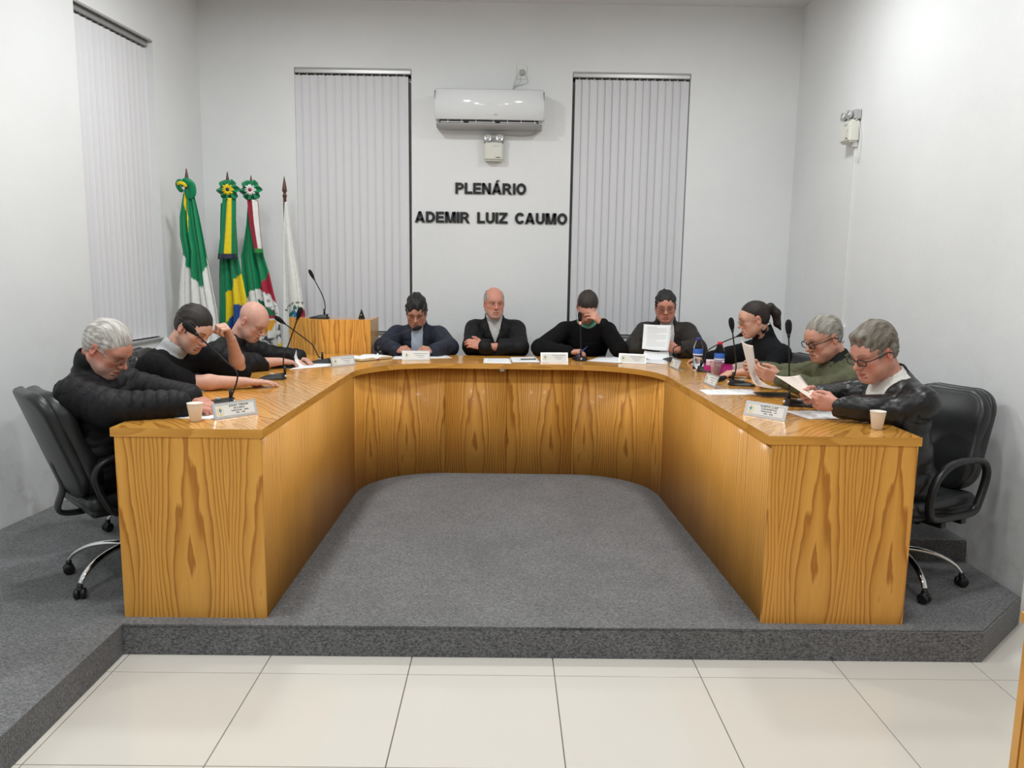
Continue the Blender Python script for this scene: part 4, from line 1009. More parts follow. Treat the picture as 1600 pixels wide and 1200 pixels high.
# flag one: green over white
g1 = poly7((150, 200), (215, 240), (270, 260), (330, 575), (292, 785), (265, 760), (200, 645), (180, 560), (150, 400))
y1p = poly7((186, 225), (205, 225), (222, 460), (208, 470))
def col1(x, y, u):
    if inpoly(x, y, y1p): return Y_
    return G_ if inpoly(x, y, g1) else W_
flag('green and white flag nearest the left wall, with green and yellow bow', 291, 263, 6.22,
     [(299, 290, 304), (315, 287.5, 309), (340, 284, 315), (370, 285, 321), (394, 290, 325), (420, 287, 330), (450, 284.5, 336), (485, 283, 343), (560, 279, 352), (640, 272, 360)], col1, 5, 0.045, seed=3)
# flag two: green, yellow, blue
y2p = poly7((428, 818), (482, 782), (480, 735), (540, 688), (560, 860), (525, 893), (490, 878), (440, 1000), (440, 1200), (420, 1200))
b2p = poly7((490, 878), (525, 893), (560, 865), (575, 1200), (440, 1200), (455, 960))
y2q = poly7((440, 990), (455, 960), (440, 1400), (420, 1400))
def col2(x, y, u):
    if inpoly(x, y, b2p): return B_
    if inpoly(x, y, y2p): return Y_
    return G_
f2, f2o = flag('green flag with yellow diamond and blue disc, under a yellow-centred rosette', 355, 268, 6.5,
     [(318, 347, 366), (345, 346, 371), (400, 345, 374), (430, 344, 380), (470, 344, 388), (530, 343, 394), (620, 340, 398)], col2, 4, 0.04, seed=5)
# flag three: green / red / yellow with white oval crest
r3 = poly7((620, 795), (688, 690), (720, 760), (800, 1150), (740, 1000), (700, 880))
def col3(x, y, u):
    cx, cy = c7(658, 962); ca, sa = math.cos(0.42), math.sin(0.42); dx, dy = x-cx, y-cy
    ex, ey = (dx*ca-dy*sa)/27.0, (dx*sa+dy*ca)/47.0; d = ex*ex+ey*ey
    if d < 1:
        X, Y2 = 240+0*x, 0
        qx, qy = (x-240)*3.75, (y-240)*3.75
        if inpoly(x, y, poly7((620, 850), (690, 905), (715, 945), (690, 950), (640, 900))): return (0.01, 0.13, 0.06)
        if inpoly(x, y, poly7((668, 905), (705, 915), (715, 965), (660, 970))): return R_
        if inpoly(x, y, poly7((640, 975), (712, 970), (700, 1030), (650, 1060), (630, 1010))): return (0.75, 0.36, 0.02)
        n = math.sin(qx*0.11+qy*0.05)*math.sin(qy*0.09-qx*0.07)
        if 0.5 < d < 0.8 and qy > 1000 and n > -0.1: return (0.06, 0.065, 0.08)
        if n > 0.72: return (0.3, 0.3, 0.32)
        return W_
    if inpoly(x, y, r3): return R_
    if y > 500 and x > 425: return Y_
    if y > 530: return Y_
    if y > 455 and x > 415+(y-455)*0.25: return R_
    return G_
f3, f3o = flag('green, red and yellow flag with white oval crest, under a white-centred rosette', 392, 274, 6.6,
     [(322, 389, 397), (352, 387, 404), (380, 383, 411), (400, 379, 414), (425, 380, 422), (460, 384, 430), (485, 385, 437), (540, 387, 442), (620, 387, 446)], col3, 4, 0.035, seed=8)
# flag four: white with a small emblem
def col4(x, y, u):
    cx, cy = c7(848, 935); dx, dy = x-cx, y-cy; d = math.hypot(dx, dy)
    if 16 < d < 19 and dy < -4 and math.sin(math.atan2(dy, dx)*26) > -0.35: return (0.03, 0.03, 0.03)
    if inpoly(x, y, poly7((838, 885), (802, 940), (803, 968), (830, 930), (845, 905))): return (0.01, 0.16, 0.10)
    if inpoly(x, y, poly7((838, 915), (812, 968), (865, 968))): return (0.02, 0.18, 0.52)
    if inpoly(x, y, poly7((872, 905), (893, 915), (893, 950), (870, 970))): return (0.38, 0.01, 0.06)
    if inpoly(x, y, poly7((845, 890), (875, 905), (868, 965), (850, 930))): return (0.02, 0.14, 0.09)
    return W_
flag('white flag with a small round town emblem, beside the lectern', 444, 276, 6.62,
     [(316, 446.5, 450), (345, 445, 454), (390, 443, 461), (440, 443, 470), (470, 443, 474), (498, 442.5, 478.5), (560, 441, 482), (620, 440, 486)], col4, 4, 0.03, seed=11)
def ruffle(parent, o3, px, py, Yd, r, cols, tailcols, tail, dy=-0.07):
    """ribbon rosette with hanging tails as parts of the flag."""
    c = at(px, py, Yd)-o3; c[1] = dy
    for k, (ra, rb, colr, na, dd) in enumerate(((r*0.35, r, cols[0], 9, 0.0), (r*0.12, r*0.55, cols[1], 12, -0.014))):
        V = []; nn = 120; rad = 6
        for i in range(nn):
            a = 2*math.pi*i/nn
            for j in range(rad+1):
                f = j/rad; rr = ra*0.4+(rb-ra*0.4)*f*(1+0.10*math.sin(a*na*0.66+1)); z = math.sin(a*na+f*1.0)*0.024*f*(1 if k == 0 else 0.4)
                V.append((c[0]+rr*math.cos(a), c[1]+dd+z-0.014*math.sin(f*math.pi), c[2]+rr*math.sin(a)))
        Q = [(i*(rad+1)+j, i*(rad+1)+j+1, ((i+1) % nn)*(rad+1)+j+1, ((i+1) % nn)*(rad+1)+j) for i in range(nn) for j in range(rad)]
        o = link('rosette' if k == 0 else 'rosette_petals', mesh_np('r', V, Q, True, np.tile(np.array(colr), (len(V), 1))), M_FLAG, parent)
        o.modifiers.new('t', 'SOLIDIFY').thickness = 0.001
    bm = bmesh.new(); bmesh.ops.create_uvsphere(bm, u_segments=16, v_segments=10, radius=r*0.2, matrix=Matrix.Translation((c[0], c[1]-0.02, c[2])) @ Matrix.Diagonal((1, 0.5, 1, 1)))
    link('rosette_button', bm_mesh(bm, 'b', True), mat('rosette_button', cols[2], 0.5), parent)
    # tails: (y, xl, xr) outline with coloured bands
    nu, nv = 48, 50; V = []; C = []
    py_ = [a[0] for a in tail]; l_ = [a[1] for a in tail]; r_ = [a[2] for a in tail]
    for j in range(nv+1):
        yy = py_[0]+(py_[-1]-py_[0])*j/nv; a = np.interp(yy, py_, l_); b = np.interp(yy, py_, r_); A0 = at(a, yy, Yd-0.05); B0 = at(b, yy, Yd-0.05)
        for i in range(nu+1):
            u = i/nu; p = A0+(B0-A0)*u-o3; V.append((p[0], -0.085+0.012*math.sin(u*9+j*0.03)-0.02*(j/nv), p[2])); C.append(tailcols(u, j/nv))
    Q = [(j*(nu+1)+i, j*(nu+1)+i+1, (j+1)*(nu+1)+i+1, (j+1)*(nu+1)+i) for j in range(nv) for i in range(nu)]
    o = link('ribbon_tail', mesh_np('tail', V, Q, True, np.array(C)), M_FLAG, parent); o.modifiers.new('t', 'SOLIDIFY').thickness = 0.001
ruffle(f2, f2o, 361.5, 298, 6.5, 0.083, [G_, Y_, (0.02, 0.02, 0.06)], lambda u, v: N_ if v > 0.91 else (Y_ if 0.34 < u < 0.68 else G_), [(310, 350, 371), (360, 347.5, 372), (398, 343.5, 374), (405, 343, 376)])
ruffle(f3, f3o, 393, 297.5, 6.55, 0.083, [G_, W_, (0.3, 0.005, 0.03)], lambda u, v: (0.02, 0.25, 0.04) if v > 0.9 else (R_ if u < 0.5 else (W_ if u < 0.93 else (0.4, 0.1, 0.12))), [(312, 385, 402), (350, 389, 406), (388, 396, 411), (396, 397, 412)])
f1 = [o for o in COL.objects if o.name == 'flag'][0]
a_ = at(291, 292, 6.22)-np.array([*f1.location])
tb = lambda pts, r, m, nm: tube_obj(nm, smooth_path(pts, 6), r, m, f1, 10, flat=0.25, upv=(0, 1, 0))
M_GRIB = mat('green_ribbon', G_, 0.4); M_YRIB = mat('yellow_ribbon', Y_, 0.4)
for dx, dz, rr in ((0.055, 0.0, 0.03), (-0.034, 0.012, 0.018)):
    p0 = np.array([a_[0], -0.05, a_[2]]); s_ = 1 if dx > 0 else -1
    tb([p0, p0+(dx*0.5, -0.02, 0.035), p0+(dx*1.15, -0.01, dz+0.01), p0+(dx*1.2, 0, dz-0.045 if dx > 0 else dz-0.015), p0+(dx*0.75, 0.01, -0.07 if dx > 0 else -0.03), p0+(dx*0.5, 0.0, -0.02)], rr, M_GRIB, 'bow_loop')
tb([p0+(-0.035, -0.03, 0.012), p0+(-0.012, -0.045, 0.02), p0+(0.02, -0.05, 0.014), p0+(0.034, -0.04, -0.008)], 0.013, M_YRIB, 'bow_knot')

# ---------------------------------------------------------------- chairs
def rbox_fn(c, h, r, bend=0.0, taper=0.0, R=None):
    c = np.array(c, np.float32); h = np.array(h, np.float32)
    def f(P, coarse=False):
        q = P-c
        if R is not None: q = q@np.asarray(R, np.float32).T
        q = q.copy(); q[:, 1] -= bend*q[:, 0]**2
        q[:, 0] = q[:, 0]/(1-taper*(q[:, 2]/h[2])*0.5)
        a = np.abs(q)-(h-r); return np.sqrt((np.maximum(a, 0)**2).sum(1))+np.minimum(a.max(1), 0)-r
    return f
def cushion_fn(c, h, rad, edge, bend=0.0, taper=0.0, R=None):
    c = np.array(c, np.float32)
    def f(P, coarse=False):
        q = P-c
        if R is not None: q = q@np.asarray(R, np.float32).T
        x = q[:, 0]/(1-taper*(q[:, 2]/h[2])*0.5); y = q[:, 1]-bend*q[:, 0]**2; z = q[:, 2]
        ax = np.abs(x)-(h[0]-rad); az = np.abs(z)-(h[2]-rad)
        d2 = np.sqrt(np.maximum(ax, 0)**2+np.maximum(az, 0)**2)+np.minimum(np.maximum(ax, az), 0)-rad+edge
        dy = np.abs(y)-h[1]+edge
        return np.minimum(np.maximum(d2, dy), 0)+np.sqrt(np.maximum(d2, 0)**2+np.maximum(dy, 0)**2)-edge
    return f
def sd_obj(name, fs, m, parent, vox=0.009, disp=None):
    S = Sculpt(vox)
    for f, mode, k, c, r in fs: S.fn(f, mode, k, np.array(c, np.float32), r)
    V, F = S.build(disp); return link(name, mesh_np(name, V, F, True), m, parent)
def make_chair():
    """origin on the floor under the seat, facing +Y"""
    t = thing('office_chair', 'black leather office chair', 'chair')
    for k in range(5):
        a = math.radians(90+72*k); dx, dy = math.cos(a), math.sin(a)
        P = smooth_path([(0.02*dx, 0.02*dy, 0.165), (0.11*dx, 0.11*dy, 0.163), (0.20*dx, 0.20*dy, 0.145), (0.27*dx, 0.27*dy, 0.108), (0.302*dx, 0.302*dy, 0.07)], 5)
        rr = [0.021-0.008*i/len(P) for i in range(len(P))]
        lg = tube_obj('base_leg', P, rr, M_CHROME, t, 12, flat=0.62, upv=(0, 0, 1))
        bm = bmesh.new(); ax = Matrix.Rotation(a+0.6, 3, 'Z') @ Matrix.Rotation(math.pi/2, 3, 'X')
        for s in (-1, 1):
            off = ax @ Vector((0, 0, s*0.014))
            add_lathe(bm, [(0.008, -0.011), (0.021, -0.011), (0.0255, -0.006), (0.0255, 0.006), (0.021, 0.011), (0.008, 0.011)], Vector((0.305*dx, 0.305*dy, 0.0265))+off, 18, ax)
        add_lathe(bm, [(0.013, 0.045), (0.013, 0.07)], (0.303*dx, 0.303*dy, 0), 12)
        add_box(bm, (0.305*dx, 0.305*dy, 0.045), (0.024, 0.024, 0.022))
        link('caster', bm_mesh(bm, 'caster', True), M_BLACKP, lg)
    lathe_obj('hub', [(0.03, 0.10), (0.042, 0.11), (0.042, 0.175), (0.034, 0.185)], M_CHROME, t)
    lathe_obj('gas_lift', [(0.028, 0.10), (0.028, 0.30), (0.018, 0.30), (0.018, 0.40)], M_BLACKP, t)
    bm = bmesh.new(); add_box(bm, (0, -0.01, 0.388), (0.18, 0.24, 0.04)); add_box(bm, (0, -0.01, 0.372), (0.40, 0.05, 0.03)); add_box(bm, (0, 0.11, 0.372), (0.40, 0.04, 0.03))
    bmesh.ops.bevel(bm, geom=list(bm.edges), offset=0.006, segments=2, affect='EDGES'); link('mechanism', bm_mesh(bm), M_BLACKP, t)
    sd_obj('seat_shell', [(rbox_fn((0, 0, 0.408), (0.235, 0.225, 0.022), 0.02), 'u', 0.01, (0, 0, 0.4), 0.36)], M_BLACKP, t)
    sd_obj('seat', [(rbox_fn((0, 0.005, 0.448), (0.248, 0.24, 0.038), 0.036, 0), 'u', 0.01, (0, 0, 0.44), 0.38)], M_VINYL, t)
    lean = math.radians(19); Rb_ = np.array([[1, 0, 0], [0, math.cos(lean), math.sin(lean)], [0, -math.sin(lean), math.cos(lean)]])
    bc = np.array([0, -0.295, 0.715])
    def ribs(P):
        q = (P-bc)@Rb_.T; return 0.004*np.cos(np.clip(q[:, 2]*28, -7.6, 7.6))*(q[:, 1] > 0)
    sd_obj('backrest', [(cushion_fn(bc+np.array([0, 0.022, 0.0]), (0.225, 0.044, 0.262), 0.12, 0.036, 0.55, 0.10, Rb_), 'u', 0.01, bc, 0.42)], M_VINYL, t, disp=ribs)
    sd_obj('back_shell', [(cushion_fn(bc-np.array([0, 0.026, -0.0]), (0.224, 0.026, 0.261), 0.12, 0.016, 0.55, 0.10, Rb_), 'u', 0.01, bc, 0.42)], M_VINYL, t)
    tube_obj('back_bar', smooth_path([(0, -0.05, 0.375), (0, -0.24, 0.37), (0, -0.30, 0.40), (0, -0.275, 0.50), (0, -0.31, 0.62)], 6), 0.012, M_BLACKP, t, 8, flat=3.0, upv=(1, 0, 0))
    for s in (-1, 1):
        tube_obj('armrest', smooth_path([(s*0.285, y, z) for y, z in ((-0.16, 0.43), (-0.20, 0.52), (-0.215, 0.60), (-0.17, 0.655), (-0.05, 0.67), (0.07, 0.655), (0.155, 0.60), (0.19, 0.52), (0.185, 0.44), (0.13, 0.41), (-0.02, 0.405), (-0.12, 0.408))]+[(s*0.285, -0.16, 0.43)], 5)[:-1], 0.0165, M_BLACKP, t, 10, closed=True, flat=1.25, upv=(1, 0, 0))
        for yy in (-0.06, 0.09): box_obj('arm_bracket', (min(s*0.19, s*0.295), yy-0.018, 0.365), (max(s*0.19, s*0.295), yy+0.018, 0.392), M_BLACKP, t, 0.004)
    return t
chair0 = make_chair(); chair_used = [False]
def place_chair(x, y, face_deg, label, z=PZ, lean=None, base_rot=0.0):
    c = chair0 if not chair_used[0] else copy_tree(chair0); chair_used[0] = True
    c.location = (x, y, z); c.rotation_euler = (0, 0, math.radians(face_deg-90)); c['label'] = label; c['group'] = 'black office chairs around the desk'
    c['category'] = 'chair'
    if base_rot:
        for ch in [k for k in COL.objects if k.parent == c and k.name.startswith('base_leg')]: ch.rotation_euler = (0, 0, math.radians(base_rot))
    return c
# ---------------------------------------------------------------- things on the desk
def frame_obj(name, label, cat, o, xdir, group=None):
    return thing(name, label, cat, tuple(o), math.atan2(xdir[1], xdir[0]), group)
def mic(label, base, ang, path, head_r=0.0125, led=False, bl=0.15, neck_at=None, z=DZ):
    """base: centre of foot; ang: direction of the narrow neck end (deg); path: world points of gooseneck to head tip."""
    a = math.radians(ang); t = thing('microphone', label, 'microphone', (base[0], base[1], z), a)
    bm = bmesh.new()
    lo = [(-bl*0.5, -0.058), (-bl*0.3, -0.062), (bl*0.42, -0.038), (bl*0.5, -0.02), (bl*0.5, 0.02), (bl*0.42, 0.038), (-bl*0.3, 0.062), (-bl*0.5, 0.058)]
    hi = [(x*0.90, y*0.72) for x, y in lo]; zs = [0.012+0.026*min(1, max(0, (x+bl*0.5)/(bl*0.75))) for x, _ in hi]
    A = [bm.verts.new((x, y, 0)) for x, y in lo]; M_ = [bm.verts.new((x, y, 0.008)) for x, y in lo]; B_v = [bm.verts.new((x, y, zz)) for (x, y), zz in zip(hi, zs)]
    bm.faces.new(A[::-1]); bm.faces.new(B_v)
    for r0, r1 in ((A, M_), (M_, B_v)):
        for i in range(8): bm.faces.new((r0[i], r0[(i+1) % 8], r1[(i+1) % 8], r1[i]))
    bmesh.ops.bevel(bm, geom=list(bm.edges), offset=0.003, segments=2, affect='EDGES')
    link('base', bm_mesh(bm, 'base'), M_BLACKP, t)
    bm = bmesh.new(); bmesh.ops.create_uvsphere(bm, u_segments=12, v_segments=8, radius=0.0085, matrix=Matrix.Translation((bl*0.49, 0.0, 0.019)))
    link('button', bm_mesh(bm, 'button', True), M_CHROME, t)
    box_obj('switch', (-0.02, -0.012, 0.026), (0.005, 0.012, 0.036), M_GREYP, t, 0.003)
    inv = Matrix.Rotation(-a, 3, 'Z'); loc = Vector((base[0], base[1], z)); L_ = lambda p: tuple(inv @ (Vector(p)-loc))
    P = [L_(p) for p in path]; P[0] = (P[0][0], P[0][1], 0.03)
    neck = smooth_path(P, 8); tip = Vector(neck[-1]); d = (Vector(neck[-1])-Vector(neck[-5])).normalized()
    tube_obj('neck_socket', [P[0], (Vector(P[0])+Vector((0, 0, 0.05)))], 0.008, M_BLACKP, t, 10)
    tube_obj('gooseneck', neck, 0.0042, M_BLACKP, t, 8)
    r = head_r; q = lambda k: tuple(tip+d*k)
    tube_obj('collar', [q(-0.01), q(0.012)], [0.006, r*0.8], mat('red_light_ring', (0.8, 0.1, 0.1), 0.3, emit=(1, 0.15, 0.12), estr=2.0) if led else M_BLACKP, t, 12)
    hl = 0.075
    tube_obj('mic_head', [q(0.01+hl*f) for f in (0, .1, .35, .7, .88, .97, 1.0)], [r*s for s in (0.75, 1.0, 1.3, 1.35, 1.05, 0.6, 0.2)], M_FOAM, t, 16)
    return t
def hd(p0, p1): # path helper: stop short so that head ends at the measured tip
    p0 = np.array(p0); p1 = np.array(p1); return tuple(p1-unit(p1-p0)*0.085)
def mpath(b, pts):
    pts = [np.array(p, float) for p in pts]; pts = [p for p in pts[:-1] if np.linalg.norm(p-pts[-1]) > 0.12]+[pts[-1]]
    return [b]+[tuple(p) for p in pts[:-1]]+[hd(pts[-2], pts[-1])]
mic('black gooseneck microphone leaning back to the dark-haired man’s ear, near the left front nameplate', (-1.40, 3.80), 0, mpath((-1.345, 3.80, DZ), [at(371, 585, 3.8), at(350, 562, 3.8), at(308, 523, 3.75), at(286, 503, 3.72)]), 0.0135)
mic('black gooseneck microphone by the dark-haired man’s outstretched hand, tilted right', (-1.40, 4.70), 0, mpath((-1.33, 4.70, DZ), [at(443, 560, 4.7), at(452, 535, 4.7), at(464, 503, 4.65), at(471, 480, 4.6)]))
mic('black gooseneck microphone at the bald man’s papers, bent left toward his face', (-1.30, 5.50), 0, mpath((-1.29, 5.50, DZ), [at(497, 556, 5.5), at(489, 540, 5.5), at(475, 528, 5.48), at(446, 507, 5.4), at(429, 494, 5.35)]), 0.012)
mic('black gooseneck microphone standing on top of the lectern', (-1.50, 6.34), 0, mpath((-1.462, 6.34, 1.25), [at(508, 478, 6.34), at(504, 462, 6.34), at(490, 433, 6.34), at(483, 421, 6.34)]), 0.011, z=1.243)
mic('black gooseneck microphone bent to the chin of the man in the quilted navy jacket', (-0.97, 6.02), -90, mpath((-0.97, 5.97, DZ), [at(598, 538, 5.97), at(618, 524, 5.97), at(642, 517, 5.97), at(659, 510, 5.97)]), 0.012)
mic('black gooseneck microphone with lit red ring, upright before the bowed man', (0.575, 5.90), -90, mpath((0.575, 5.87, DZ), [at(907.5, 540, 5.87), at(907, 515, 5.87), at(906, 487, 5.87)]), 0.0115, led=True)
mic('black microphone before the man in the brown jacket, its neck bent low', (1.28, 5.93), -90, mpath((1.30, 5.90, DZ), [at(1052, 545, 5.9), at(1062, 540, 5.92), at(1078, 545, 5.95), at(1082, 553, 5.97)]), 0.010)
mic('black gooseneck microphone behind the pink box, bent over to the woman', (1.40, 5.33), 180, mpath((1.352, 5.33, DZ), [at(1101, 560, 5.33), at(1105, 549, 5.33), at(1120, 539, 5.3), at(1156, 524, 5.25), at(1172, 517, 5.22)]), 0.0135)
mic('black gooseneck microphone standing upright in front of the woman’s face', (1.44, 4.70), 180, mpath((1.392, 4.70, DZ), [at(1150, 575, 4.7), at(1148, 548, 4.68), at(1144, 515, 4.66), at(1142, 496, 4.65)]), 0.0125)
mic('black gooseneck microphone standing upright before the man in the green pullover', (1.53, 3.99), 180, mpath((1.478, 3.99, DZ), [at(1233, 610, 3.99), at(1233, 570, 3.99), at(1232, 530, 3.99), at(1232, 499, 3.99)]), 0.0125)
# loose cylindrical microphone end lying by the woman
p = onz(1136, 594, DZ+0.02); t = thing('loose_mic_end', 'small black cylindrical microphone end lying by the upright microphone base', 'torch', (1.36, 4.86, DZ+0.0165))
tube_obj('barrel', [(-0.045, -0.05, 0), (0.03, 0.035, 0)], [0.0155, 0.0155], M_FOAM, t, 14); tube_obj('head_ring', [(0.03, 0.035, 0), (0.045, 0.052, 0)], [0.0155, 0.014], M_BLACKP, t, 14)

M_EMR = mat('emblem_green', (0.03, 0.25, 0.18), 0.5); M_EMY = mat('emblem_yellow', (0.75, 0.6, 0.12), 0.5); M_EMB = mat('emblem_blue', (0.25, 0.35, 0.6), 0.5); M_EMO = mat('emblem_red', (0.5, 0.08, 0.05), 0.5)
def nameplate(label, pl, pr, lines, w=0.205, h=0.074, tilt=20, border=True):
    pl = np.array(pl, float); pr = np.array(pr, float); m = (pl+pr)/2; d = unit(np.array([*(pr-pl)[:2], 0]))
    t = frame_obj('nameplate', label, 'nameplate', (m[0], m[1], DZ), d)
    a = math.radians(tilt); Rx = Matrix.Rotation(-a, 3, 'X')
    def tilted(name, x0, x1, z0, z1, y0, y1, mt, parent=None):
        bm = bmesh.new(); add_box(bm, ((x0+x1)/2, (y0+y1)/2, (z0+z1)/2), (x1-x0, y1-y0, z1-z0))
        for v in bm.verts: v.co = Rx @ v.co
        return link(name, bm_mesh(bm), mt, parent or t)
    tilted('plate', -w/2, w/2, 0.0, h, 0.0, 0.003, M_BRUSHED)
    box_obj('foot', (-w/2, 0.0, 0.0), (w/2, 0.042, 0.0022), M_BRUSHED, t)
    card = tilted('card', -w/2+0.009, w/2-0.009, 0.008, h-0.008, -0.0008, 0.0, M_CARD)
    if border:
        bm = bmesh.new(); x1, z0, z1 = w/2-0.012, 0.0115, h-0.0115
        for (cx, cz, sx, sz) in ((0, z0, 2*x1, 0.0012), (0, z1, 2*x1, 0.0012), (-x1, (z0+z1)/2, 0.0012, z1-z0), (x1, (z0+z1)/2, 0.0012, z1-z0)): add_box(bm, (cx, -0.0011, cz), (sx, 0.0006, sz))
        for v in bm.verts: v.co = Rx @ v.co
        link('border_line', bm_mesh(bm), M_INK, card)
    ex, ez = -w/2+0.034, h*0.5
    for nm, mt, P, dy in (('emblem_ring', M_EMY, [(0.0165*math.cos(q), 0.021*math.sin(q)) for q in np.linspace(0, 6.283, 21)[:-1]], 0.0), ('emblem_field', M_CARD, [(0.0135*math.cos(q), 0.0175*math.sin(q)+0.001) for q in np.linspace(0, 6.283, 21)[:-1]], 0.0004),
                          ('emblem_shield', M_EMR, [(-0.009, 0.006), (0.009, 0.006), (0.0, -0.012)], 0.0008), ('emblem_wave', M_EMB, [(-0.005, 0.001), (0.005, 0.001), (0.0, -0.008)], 0.0012), ('emblem_crown', M_EMO, [(-0.004, 0.008), (0.004, 0.008), (0.0, 0.015)], 0.0008)):
        bm = bmesh.new(); f = bm.faces.new([bm.verts.new((ex+x, -0.0012-dy, ez+z)) for x, z in P]); r = bmesh.ops.extrude_face_region(bm, geom=[f]); bmesh.ops.translate(bm, vec=(0, 0.0003, 0), verts=[e for e in r['geom'] if isinstance(e, bmesh.types.BMVert)])
        for v in bm.verts: v.co = Rx @ v.co
        link(nm, bm_mesh(bm), mt, card)
    for (s_, xa, xb, z, hh) in lines:
        if s_[0] == '-':                      # illegible small print: short ink strokes
            bm = bmesh.new(); x = xa
            while x < xb:
                l_ = min(0.006+0.01*random.random(), xb-x); add_box(bm, (x+l_/2, -0.0011, z+hh/2), (l_, 0.0006, hh*0.55)); x += l_+0.002
            for v in bm.verts: v.co = Rx @ v.co
            link('print_line', bm_mesh(bm), M_INK, card)
        else:
            before = set(COL.objects); text_run(card, s_, xa, xb, z, hh, -0.0015, 0.0007, M_LETTER, 'print_line', 0.012, True)
            for o in set(COL.objects)-before:
                for v in o.data.vertices: v.co = Rx @ v.co
    return t
dash = [('-', -0.015, 0.085, 0.048, 0.0075), ('-', 0.0, 0.065, 0.034, 0.006), ('-', 0.015, 0.055, 0.022, 0.005)]
nameplate('silver nameplate on the left front desk end, beside the white cup', (-1.285, 3.405), (-1.135, 3.575), [('JULIO CESAR', -0.028, 0.068, 0.0525, 0.0075), ('ALCARA', -0.008, 0.048, 0.0405, 0.0075), ('VEREADOR - MDB', -0.022, 0.064, 0.030, 0.005), ('2025 - 2028', 0.0, 0.045, 0.0195, 0.005)], 0.215)
nameplate('white-and-silver nameplate at the left inner corner, beside the open book', (-1.17, 5.285), (-1.043, 5.445), dash)
nameplate('white-and-silver nameplate before the man in the quilted navy jacket', (-0.76, 5.742), (-0.554, 5.762), dash, border=False)
nameplate('white-and-silver nameplate before the bowed man with the pen', (0.267, 5.738), (0.473, 5.76), dash, border=False)
nameplate('cream-and-silver nameplate before the man holding up a sheet', (0.85, 5.768), (1.035, 5.705), dash, border=False)
nameplate('nameplate seen edge-on before the woman, the farther of two on the right arm', (1.182, 5.57), (1.202, 5.36), dash)
nameplate('nameplate seen edge-on before the man in green, the nearer of two on the right arm', (1.227, 4.76), (1.245, 4.57), dash)
nameplate('silver nameplate on the right front desk end, with a round emblem', (1.158, 3.711), (1.30, 3.545), [('CLEITO LUIZ', -0.028, 0.064, 0.0525, 0.0075), ('CASANOVA', -0.022, 0.06, 0.0405, 0.0075), ('VEREADOR - PP', -0.022, 0.062, 0.030, 0.005), ('2025 - 2028', -0.004, 0.044, 0.0195, 0.005)], 0.22)

def sheet(label, quad, group=None, mt=None, z=DZ, bumpy=0.004, name='paper_sheet', cat='paper', lines=True, stack=1):
    Q = [np.array([q[0], q[1]]) for q in quad]; c = sum(Q)/4
    t = thing(name, label, cat, (c[0], c[1], z), 0, group)
    for s in range(stack):
        n = 8; V = []; ph = rng.uniform(0, 6); off = rng.normal(0, 0.006, 2)*(s > 0)
        for j in range(n+1):
            for i in range(n+1):
                u, v = i/n, j/n; p = (Q[0]*(1-u)+Q[1]*u)*(1-v)+(Q[3]*(1-u)+Q[2]*u)*v-c+off
                V.append((p[0], p[1], 0.0012+0.0016*s+bumpy*(abs(math.sin(u*3+ph))*u*v*0.8)))
        F = [(j*(n+1)+i, j*(n+1)+i+1, (j+1)*(n+1)+i+1, (j+1)*(n+1)+i) for j in range(n) for i in range(n)]
        o = link('sheet', mesh_np('sheet', V, F, True), mt or M_PAPER, t); o.modifiers.new('t', 'SOLIDIFY').thickness = 0.0008
    if lines:
        bm = bmesh.new(); e = (Q[1]-Q[0]); f_ = (Q[3]-Q[0])
        for k in range(7):
            v = 0.18+0.09*k; a = Q[0]+f_*v+e*0.14-c; b = Q[0]+f_*v+e*(0.8 if k % 3 else 0.6)-c; w_ = unit(f_)*0.0016
            zz = 0.0022+0.0016*stack+bumpy*0.5
            vs = [bm.verts.new((*p, zz)) for p in (a-w_, b-w_, b+w_, a+w_)]; bm.faces.new(vs)
        o = link('print_line', bm_mesh(bm), M_INKP, t)
    return t
sheet('white sheet under the grey-haired man’s hand at the left desk end', [(-1.50, 3.45), (-1.30, 3.43), (-1.33, 3.72), (-1.52, 3.76)])
sheet('white papers in front of the bald man’s hands', [(-1.42, 5.13), (-1.20, 5.33), (-1.24, 5.52), (-1.44, 5.40)], stack=2)
sheet('white papers behind the nameplate of the man in the navy jacket', [(-0.83, 5.80), (-0.40, 5.93), (-0.45, 6.09), (-0.84, 6.08)], stack=2)
sheet('single white sheet before the man with folded arms', [(-0.155, 5.64), (0.05, 5.63), (0.04, 5.93), (-0.16, 5.95)])
sheet('stack of white papers with a pen, right of the folded-arms man', [(0.058, 5.69), (0.262, 5.71), (0.235, 6.04), (0.04, 6.02)], stack=3)
sheet('rumpled papers between the bowed man and the next nameplate', [(0.62, 5.84), (0.86, 5.73), (0.93, 5.90), (0.74, 6.08)], stack=3, bumpy=0.035)
sheet('white papers at the right inner corner beside the small nameplate', [(1.035, 5.80), (1.19, 5.69), (1.26, 5.95), (1.10, 6.06)], stack=2)
sheet('white papers lying behind the water bottles', [(1.37, 5.58), (1.50, 5.60), (1.56, 5.82), (1.40, 5.86)], stack=2)
sheet('white papers before the woman, behind the pink box', [(1.50, 5.17), (1.66, 5.12), (1.68, 5.42), (1.50, 5.44)], stack=1)
sheet('white sheet lying flat on the right desk arm, nearest the inner edge', [(1.135, 4.49), (1.138, 4.31), (1.44, 4.33), (1.45, 4.54)], lines=True)
sheet('white papers under the hands of the man in the leather jacket', [(1.40, 3.80), (1.44, 3.62), (1.63, 3.62), (1.66, 3.84)], stack=3)
tp = thing('tablet_case', 'dark closed tablet case on the right desk arm', 'tablet', (1.52, 4.32, DZ))
